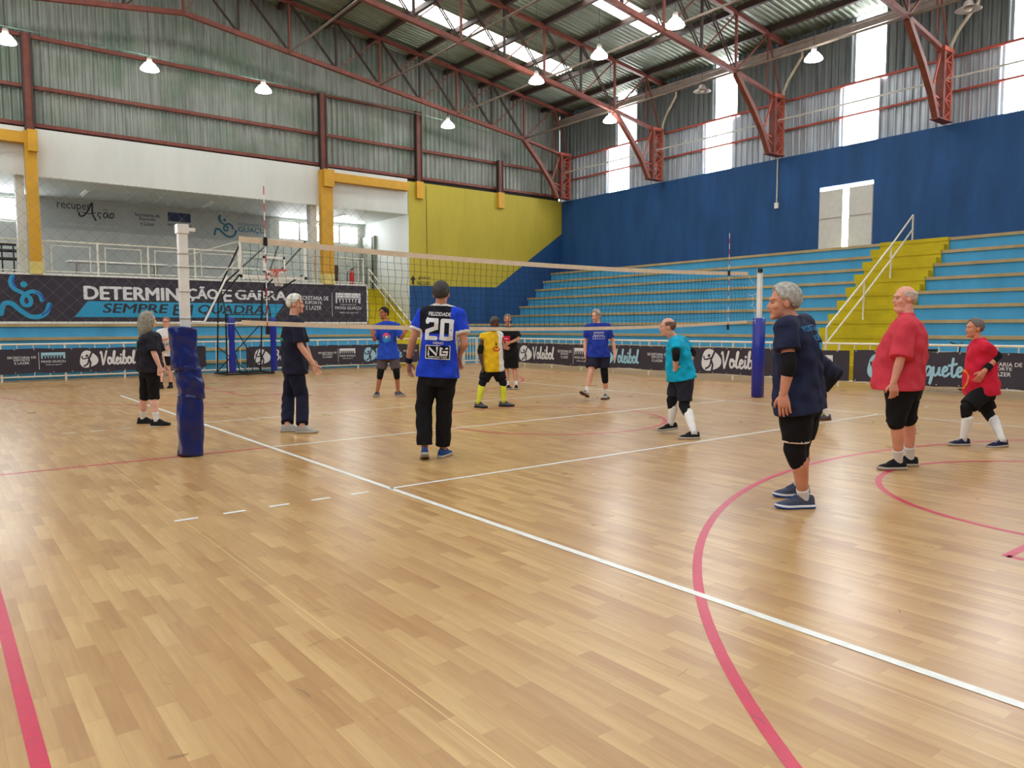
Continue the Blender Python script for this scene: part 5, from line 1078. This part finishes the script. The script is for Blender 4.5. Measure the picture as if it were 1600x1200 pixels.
    # ---------------- pads, socks, shoes
    for nm,a,b,t0,t1,r0,r1,cm in S.get('bands',[]):
        p0,p1=V(a),V(b); m=MB()
        d=(p1-p0).normalized(); x=d.cross(F if abs(d.dot(F))<.9 else L).normalized(); y=x.cross(d); rg=[]
        for k in range(7):
            t=t0+(t1-t0)*k/6; r=(r0+(r1-r0)*k/6)*(1+.04*math.sin(k*2.6)); rg.append((p0.lerp(p1,t),x,y,r*s,r*s,r*s))
        ringloft(m,rg,20); m.build(nm,cm,body,True)
    for nm,a,b,c,cm in S.get('joints',[]):     # pads bent around a joint: from point a over joint b to c
        p0,p1,p2=V(a),V(b),V(c); m=MB(); q0=p1.lerp(p0,S.get('padu',.34)); q2=p1.lerp(p2,S.get('padd',.32)); rr=S.get('padr',.071)*s if nm.startswith('knee') else .054*s
        if nm.startswith('knee'): capsule(m,q0,p1+F*.012,rr*1.08,rr*1.06); capsule(m,p1+F*.012,q2,rr*1.06,rr*.92)
        else: capsule(m,q0,p1,rr*1.05,rr); capsule(m,p1,q2,rr,rr*.9)
        v2,f2=fuse(m,.011,3); soft(nm,[v-base for v in v2],f2,cm,body)
    for side in 'LR':
        an,kn=V('a'+side),V('k'+side); yw=J['f'+side]; pt=math.radians(J.get('p'+side,0)); fx=Vector((math.cos(yw),math.sin(yw),0)); fy=U.cross(fx); fx2=fx*math.cos(pt)+U*math.sin(pt); fz=U*math.cos(pt)-fx*math.sin(pt)
        if S.get('sock'):
            top,cm=S['sock']; m=MB(); d=(kn-an).normalized(); x=d.cross(L).normalized(); y=x.cross(d); rg=[]
            for k in range(8):
                t=-.10+(top+.10)*k/7; cc=an.lerp(kn,t)-F*.012*max(0,min(1,t/.6)); r=(.041+.021*max(0,min(1,(t-.05)/.55)))*s; rg.append((cc,x,y,r,r,r))
            ringloft(m,rg,18); m.build('sock',cm,body,True)
        P=lambda x,y,z: an+(fx2*x+fy*y+fz*(z-.095))*s + (U*0)
        if J['a'+side][2]<.12: P=lambda x,y,z: Vector((an.x,an.y,an.z-.095))+ (fx2*x+fy*y+fz*z)*s
        up_,sole,lace=S['shoe']
        prof=[(-.082,.018,.075),(-.074,.030,.092),(-.05,.037,.100),(-.01,.040,.100),(.035,.042,.104),(.075,.044,.082),(.115,.048,.064),(.155,.046,.054),(.185,.036,.045),(.203,.015,.036)]
        m=MB(); n=14; vs=[]
        for x,w,h in prof:
            for j in range(n):
                t=PI*j/(n-1); cc,ss=math.cos(t),math.sin(t); k=(abs(cc)**2.6+abs(ss)**2.6)**(-1/2.6); vs.append(P(x,w*k*cc,.018+(h-.018)*k*ss))
        fs=[(i*n+j,(i+1)*n+j,(i+1)*n+j+1,i*n+j+1) for i in range(len(prof)-1) for j in range(n-1)]+[(i*n,i*n+n-1,(i+1)*n+n-1,(i+1)*n) for i in range(len(prof)-1)]+[tuple(range(n)),tuple((len(prof)-1)*n+j for j in range(n))[::-1]]
        m.add(vs,fs); sho=m.build('shoe',up_,body,True)
        m=MB(); vs=[]; out=[(-.090,.018),(-.075,.038),(-.03,.043),(.03,.043),(.08,.049),(.13,.051),(.17,.044),(.20,.028),(.213,.008)]; pts=[(x,w) for x,w in out]+[(x,-w) for x,w in out[::-1]]
        for z,k in ((.001,.97),(.014,1.02),(.030,1.0)): vs+=[P(x,w*k,z+(.010*max(0,(x-.15)/.06))) for x,w in pts]
        q=len(pts); m.add(vs,[(a*q+i,a*q+(i+1)%q,(a+1)*q+(i+1)%q,(a+1)*q+i) for a in range(2) for i in range(q)]+[tuple(range(q))[::-1],tuple(2*q+i for i in range(q))]); sm_=sole if isinstance(sole,tuple) else (sole,sole)
        for ii in range(len(m.f)): m.m[ii]=1 if q<=ii<2*q else 0
        m.build('sole',list(sm_),sho,True)
        m=MB()
        for x,h in ((.045,.101),(.062,.092),(.079,.083),(.096,.074)): m.tube([P(x,-.024,h-.006),P(x,-.01,h+.003),P(x,.01,h+.003),P(x,.024,h-.006)],.0032*s,6)
        m.build('laces',lace,sho)
    return body,decal,V
BLK=C_('black cloth',(20,20,24)); NVY=C_('navy tee cloth',(30,32,52)); CHAR=C_('charcoal cloth',(78,70,74)); WHT=C_('white cloth',(228,228,226)); ROY=C_('royal blue cloth',(36,76,186))
DKN=C_('dark navy cloth',(24,26,48)); TEAL=C_('turquoise cloth',(10,168,208)); REDC=C_('coral red cloth',(204,60,76)); REDB=C_('crimson cloth',(206,34,62)); YELC=C_('bright yellow cloth',(232,190,34)); LIME=C_('lime yellow sock',(206,206,56)); BLUS=C_('blue compression sock',(34,70,160))
ORNG=C_('orange print',(240,140,40)); GRYC=C_('grey sole',(176,168,156)); BSOL=C_('blue sole',(44,92,190)); GSH=C_('slate shoe mesh',(74,80,98)); BSH=C_('black shoe mesh',(28,28,32)); NSH=C_('navy shoe mesh',(32,34,70)); SSH=C_('silver shoe mesh',(168,166,160)); DSH=C_('dark grey shoe mesh',(84,84,92)); BLSH=C_('blue shoe mesh',(40,72,128)); FLUO=C_('fluorescent lace',(206,226,40)); JBL=C_('jersey blue',(30,66,204)); JDK=C_('jersey dark yoke',(22,22,34)); GRN=C_('green back print',(64,196,150)); PINK=C_('pink print',(236,90,130)); SKB=C_('sky blue print',(60,150,214)); BRN=C_('brown sole',(96,60,44)); TAUPE=C_('taupe cloth',(88,78,82))
FAIR=(222,168,142); PALE=(232,184,164); TAN=(176,116,84); DARK=(84,52,42); OLIVE=(196,140,110)
def txt(lines, y1, w, h, bold=.02, x=None):
    """centred block of print lines in shirt coordinates: (text, width) each; y down from y1"""
    m=MB(); y=y1
    for t,w_,h_ in lines:
        lettering(m,t,(-w_/2,y-h_,w_/2,y),lambda a,b,z=0:(a,b,z),0,bold); y-=h_*1.35
    return m
def rect(m,x0,y0,x1,y1,n=6):
    for i in range(n):
        for j in range(n):
            a=x0+(x1-x0)*i/n; b=x0+(x1-x0)*(i+1)/n; c=y0+(y1-y0)*j/n; d=y0+(y1-y0)*(j+1)/n; m.add([(a,c,0),(b,c,0),(b,d,0),(a,d,0)],[(0,1,2,3)])
    return m
S_=lambda **k:k
# woman by the post
b,dc,V=person('woman','woman with long grey hair in black shirt and cropped leggings beside the padded post',
  S_(s=.97,g=1.12,belly=.03,skin=PALE,hair=('long',(150,146,132)),shirt=dict(cols=C_('black tee',(32,32,42)),hem=-.02,loose=.03,sleeve=.95,cuff=.066),legs=dict(cols=BLK,len=1.12,ex=.012,name='leggings',r1=.075),sock=(.30,WHT),shoe=(BSH,BSH,BSH),curl_R=.5))
m=MB(); rect(m,-.12,.36,.10,.46); dc('back_print',m,GRN,-1); dc('back_lettering',txt([('VOLEI 50+',.18,.035)],.34,0,0),GRN,-1)
# arms-crossed man far left
b,dc,V=person('white','person with glasses in white T-shirt and black shorts, arms folded, between the woman and post',
  S_(s=.97,g=1.02,belly=.03,skin=FAIR,hair=('short',(150,120,100)),hairt=.008,glasses=True,shirt=dict(cols=WHT,hem=-.02,sleeve=.75),legs=dict(cols=BLK,len=.72,ex=.03),sock=(.14,BLK),shoe=(BSH,BSH,BSH),vx=.011,thumb_R=Vector((0,0,1)),thumb_L=Vector((0,0,1)),curl_R=.5))
dc('chest_lettering',txt([('VOLEI',.2,.05),('MOGI GUAÇU',.22,.035),('2019',.12,.035)],.30,0,0),DKN,1)
# white-haired man at the net
b,dc,V=person('whitehair','white haired person in navy T-shirt and navy trousers at the net, seen from the side',
  S_(s=1.05,g=1.08,belly=.05,skin=FAIR,hair=('short',(226,224,216)),hairt=.016,shirt=dict(cols=NVY,hem=-.04,loose=.03,sleeve=.88,cuff=.068),legs=dict(cols=DKN,len=1.93,ex=.024,r1=.085,name='trousers'),shoe=(SSH,GRYC,WHT),curl_R=.30))
m=MB(); rect(m,-.14,.52,.1,.60); dc('back_print',m,GRN,-1); dc('back_lettering',txt([('VOLEI MASTER',.24,.05),('MOGI GUAÇU',.2,.04)],.48,0,0),GRN,-1)
# blue tee with raised hands
b,dc,V=person('bluetee','person in royal blue T-shirt, grey shorts and knee pads, hands raised beyond the net',
  S_(s=1.0,g=1.0,belly=.02,skin=TAN,hair=('short',(26,22,22)),hairt=.014,shirt=dict(cols=ROY,hemd=.03,flare=.015,hem=-.10,loose=.024,sleeve=.95),legs=dict(cols=TAUPE,len=.88,ex=.026),joints=[('knee_pad','hL','kL','aL',BLK),('knee_pad','hR','kR','aR',BLK)],padu=.14,padd=.28,shoe=(DSH,GRYC,BSH),thumb_R=Vector((.3,-.5,.6)),thumb_L=Vector((-.3,.5,.6)),curl_R=.18,curl_L=.18,vx=.010))
m=MB(); ring_=[(.06*math.cos(k*PI/10),.40+.06*math.sin(k*PI/10)) for k in range(11)]; m.ribbon(ring_,.045,lambda a,b,z:(a,b,z)); dc('chest_print_top',m,PINK,1)
m=MB(); m.ribbon([(.06*math.cos(-k*PI/10),.40+.06*math.sin(-k*PI/10)) for k in range(11)],.045,lambda a,b,z:(a,b,z)); m.ribbon([(.12*math.cos(-PI/4-k*PI/20),.44+.14*math.sin(-PI/4-k*PI/20)) for k in range(11)],.018,lambda a,b,z:(a,b,z)); dc('chest_print_ring',m,SKB,1)
m=MB(); rect(m,-.025,.375,.025,.425,2); dc('chest_print_centre',m,WHT,1)
# number 20
def p20(t,l,f,slv,cuff):
    if cuff: return 2
    if t>1.0: return 2
    if abs(l)>.165: return 0
    return 1 if t>.60 else 0
b,dc,V=person('twenty','person in blue and black jersey number 20 and black trousers, back to the camera',
  S_(s=1.04,g=1.10,belly=.03,skin=OLIVE,hair=('short',(70,68,66)),hairt=.012,shirt=dict(cols=[JBL,JDK,WHT],pick=p20,hem=-.03,loose=.026,sleeve=.66,cuff=.070,vx=.009),legs=dict(cols=BLK,len=1.93,ex=.026,r1=.082,name='trousers'),bands=[('wristband','eL','wL',.80,1.0,.040,.036,DKN)],shoe=(BLSH,GRYC,BLSH),vx=.008,thumb_L=Vector((.6,.3,0)),thumb_R=Vector((-.2,.4,.5)),curl_L=.3))
dc('name_lettering',txt([('FELIZIDADE',.235,.042)],.685,0,0,.03),WHT,-1)
def digit(m,pts,w):
    D=[]
    for p,q in zip(pts,pts[1:]):
        for k in range(6): D.append((p[0]+(q[0]-p[0])*k/6,p[1]+(q[1]-p[1])*k/6))
    m.ribbon(D+[pts[-1]],w,lambda a,b,z:(a,b,z))
m=MB()
digit(m,[(-.125,.575),(-.125,.595),(-.03,.595),(-.03,.515),(-.125,.475),(-.125,.405),(-.03,.405)],.044)
digit(m,[(.035,.595),(.13,.595),(.13,.405),(.035,.405),(.035,.595)],.044); dc('number_lettering',m,LETW,-1)
dc('nick_lettering',txt([('NENO',.11,.028)],.368,0,0,.02),LETW,-1)
m=MB(); rect(m,-.128,.185,.128,.325,8); dc('sponsor_patch',m,JDK,-1)
m=MB(); fr2=lambda a,b,z=0:(a,b,z)
m.ribbon([(-.10,.225),(-.10,.305),(-.01,.225),(-.01,.305)],.020,fr2); m.ribbon([(.10,.30),(.03,.30),(.03,.23),(.10,.23),(.10,.262),(.06,.262)],.020,fr2); lettering(m,'ESPORTES',(-.1,.192,.1,.213),fr2,0,.02); 
for q in (((-.128,.185),(.128,.185)),((-.128,.325),(.128,.325)),((-.128,.185),(-.128,.325)),((.128,.185),(.128,.325))): m.ribbon([q[0],((q[0][0]+q[1][0])/2,(q[0][1]+q[1][1])/2),q[1]],.008,fr2)
o=dc('sponsor_lettering',m,WHT,-1); [setattr(v,'co',v.co-Vector((math.cos(POSE['twenty']['a']),math.sin(POSE['twenty']['a']),0))*.004) for v in o.data.vertices]
# yellow jersey
def pyel(t,l,f,slv,cuff): return 1 if l>.085 else 0
b,dc,V=person('yellow','person in yellow and white sleeveless jersey and lime socks, looking down',
  S_(s=.98,g=1.05,belly=.03,skin=DARK,hair=('short',(92,86,84)),hairt=.008,shirt=dict(cols=[YELC,WHT],pick=pyel,hem=-.04,loose=.024,sleeve=.16,cuff=.075),legs=dict(cols=BLK,len=.80,ex=.026),joints=[('knee_pad','hL','kL','aL',BLK),('knee_pad','hR','kR','aR',BLK),('elbow_pad','sR','eR','wR',BLK)],padu=.30,padd=.14,sock=(.86,LIME),shoe=(DSH,BSH,BSH),vx=.010,curl_R=.45))
m=MB(); m.ribbon([(.07*math.cos(PI+k*PI/8),.40+.045*math.sin(PI+k*PI/8)) for k in range(9)],.018,fr2); m.ribbon([(-.03,.42),(.03,.42)],.02,fr2); dc('chest_print',m,REDB,1)
m=MB(); m.ribbon([(0,.49),(0,.46)],.03,fr2); dc('chest_star',m,DKN,1)
# black tee, holding wrist
b,dc,V=person('blacktee','grey haired person in black T-shirt and shorts, hands joined, behind the yellow jersey',
  S_(s=.97,g=1.02,belly=.02,skin=OLIVE,hair=('short',(140,128,116)),hairt=.012,shirt=dict(cols=BLK,hem=-.05,loose=.024,sleeve=.75),legs=dict(cols=BLK,len=.92,ex=.03),sock=(.22,WHT),shoe=(BSH,GRYC,BSH),vx=.010,thumb_L=Vector((0,0,1)),thumb_R=Vector((0,0,1)),curl_L=.6))
m=MB(); rect(m,-.17,.36,.02,.50); dc('chest_print',m,REDB,1); m=txt([('VOLEI',.09,.03)],.45,0,0); m.v=[(x-.08,y,z) for x,y,z in m.v]; o=dc('chest_lettering',m,WHT,1); [setattr(v,'co',v.co+Vector((math.cos(POSE['blacktee']['a']),math.sin(POSE['blacktee']['a']),0))*.005) for v in o.data.vertices]
# walking man in blue
b,dc,V=person('bluewalk','grey haired person in blue T-shirt and dark shorts walking, one knee strapped in black',
  S_(s=1.0,g=1.12,belly=.05,skin=FAIR,hair=('short',(168,164,158)),hairt=.016,shirt=dict(cols=C_('deep blue cloth',(34,58,160)),hem=-.05,loose=.024,sleeve=.72),legs=dict(cols=C_('ink shorts cloth',(38,36,58)),len=.68,ex=.036,r1=.12),joints=[('knee_pad','hL','kL','aL',BLK)],padu=.25,padd=.36,sock=(.26,WHT),shoe=(SSH,BRN,BSH),vx=.010))
dc('chest_lettering',txt([('JOGOS',.2,.045),('REGIONAIS',.2,.025),('* * * * * *',.24,.03),('* * * * * *',.24,.03)],.48,0,0),LETW,1)
# turquoise bald man
b,dc,V=person('teal','bald person in turquoise T-shirt with black elbow pads and white socks, hands on hips',
  S_(s=.97,g=1.10,belly=.06,skin=FAIR,hair=('bald',(116,92,84)),hairt=.006,shirt=dict(cols=TEAL,hemd=.03,hem=-.04,loose=.024,sleeve=.62),legs=dict(cols=C_('dark shorts cloth',(38,40,52)),len=.86,ex=.022),joints=[('knee_pad','hL','kL','aL',BLK),('knee_pad','hR','kR','aR',BLK),('elbow_pad','sL','eL','wL',BLK),('elbow_pad','sR','eR','wR',BLK)],padu=.22,padd=.30,sock=(.75,WHT),shoe=(BSH,GRYC,BSH),vx=.009,curl_L=.25,thumb_L=Vector((-.3,-.3,.6))))
dc('back_lettering',txt([('VOLEI',.16,.03),('GUAÇU',.16,.03)],.52,0,0,.0),DKN,-1)
# foreground man in navy
def pshort(q,L_,F_,K,c):
    d=min((c-K[2].lerp(K[0],.78)).length,(c-K[3].lerp(K[1],.78)).length); return 1 if q.z<-.0 and min(abs((c-K[2]).dot((K[0]-K[2]).normalized())-(K[0]-K[2]).length*.80),9)<.009 and (c-K[2].lerp(K[0],.8)).length<.16 else 0
b,dc,V=person('navy','grey haired person in navy T-shirt and black shorts with knee support, standing nearest the camera',
  S_(s=1.08,g=1.14,belly=.05,skin=(214,150,124),hair=('short',(176,174,166)),hairt=.018,shirt=dict(cols=C_('faded navy cloth',(32,38,66)),hem=-.10,loose=.03,flare=.01,sleeve=.60,cuff=.075,vx=.009),legs=dict(cols=[BLK,WHT],pick=pshort,len=.82,ex=.028,r1=.105),joints=[('knee_pad','hL','kL','aL',BLK),('knee_pad','hR','kR','aR',BLK),('elbow_pad','sL','eL','wL',BLK),('elbow_pad','sR','eR','wR',BLK)],padu=.20,padd=.26,padr=.074,sock=(.16,WHT),shoe=(GSH,(BSOL,WHT),BLSH),vx=.0075,curl_L=.35))
dc('back_lettering',txt([('MOGI GUAÇU',.30,.06),('VOLEI',.15,.05)],.60,0,0,.0),SKB,-1); m=MB(); rect(m,.0,.40,.17,.45,4); dc('back_print',m,SKB,-1)
# bending man behind
b,dc,V=person('bender','person in navy bending forward, blue calf sleeves, behind the nearest player',
  S_(s=.98,g=1.05,skin=FAIR,hair=('short',(120,112,106)),shirt=dict(cols=NVY,hem=.0,loose=.024,sleeve=.7),legs=dict(cols=BLK,len=.80,ex=.03),joints=[('knee_pad','hL','kL','aL',BLK),('knee_pad','hR','kR','aR',BLK)],padu=.2,padd=.3,bands=[('calf_sleeve','kL','aL',.2,.72,.062,.046,BLUS),('calf_sleeve','kR','aR',.2,.72,.062,.046,BLUS)],sock=(.3,WHT),shoe=(DSH,BRN,FLUO),vx=.010))
# big man in red
b,dc,V=person('redbig','large bald person in coral red T-shirt and black shorts standing in profile',
  S_(s=1.02,g=1.30,belly=.13,skin=(226,164,142),hair=('bald',(206,190,178)),hairt=.010,shirt=dict(cols=REDC,hem=-.03,loose=.03,flare=.015,sleeve=.98,cuff=.085,vx=.009),legs=dict(cols=BLK,len=1.02,ex=.026,r1=.098),sock=(.28,WHT),shoe=(BSH,GRYC,BSH),vx=.008,curl_L=.4))
# red walker
b,dc,V=person('redwalk','short grey haired person in crimson shirt walking, black elbow pad, hand on hip, white socks',
  S_(s=.93,g=1.10,belly=.06,skin=(206,142,112),hair=('short',(120,112,108)),hairt=.010,shirt=dict(cols=REDB,hemd=.05,hem=-.05,loose=.024,sleeve=.72),legs=dict(cols=BLK,len=.95,ex=.016,r1=.098),joints=[('knee_pad','hL','kL','aL',BLK),('knee_pad','hR','kR','aR',BLK),('elbow_pad','sL','eL','wL',BLK)],padu=.2,padd=.28,bands=[('wristband','eL','wL',.60,.86,.046,.042,BLK)],sock=(.72,WHT),shoe=(NSH,GRYC,WHT),vx=.009,curl_L=.3))
m=MB(); m.ribbon([(.02+.11*math.cos(k*PI/8),.17+.11*math.sin(k*PI/8)) for k in range(17)],.028,fr2); dc('side_print',m,ORNG,1)
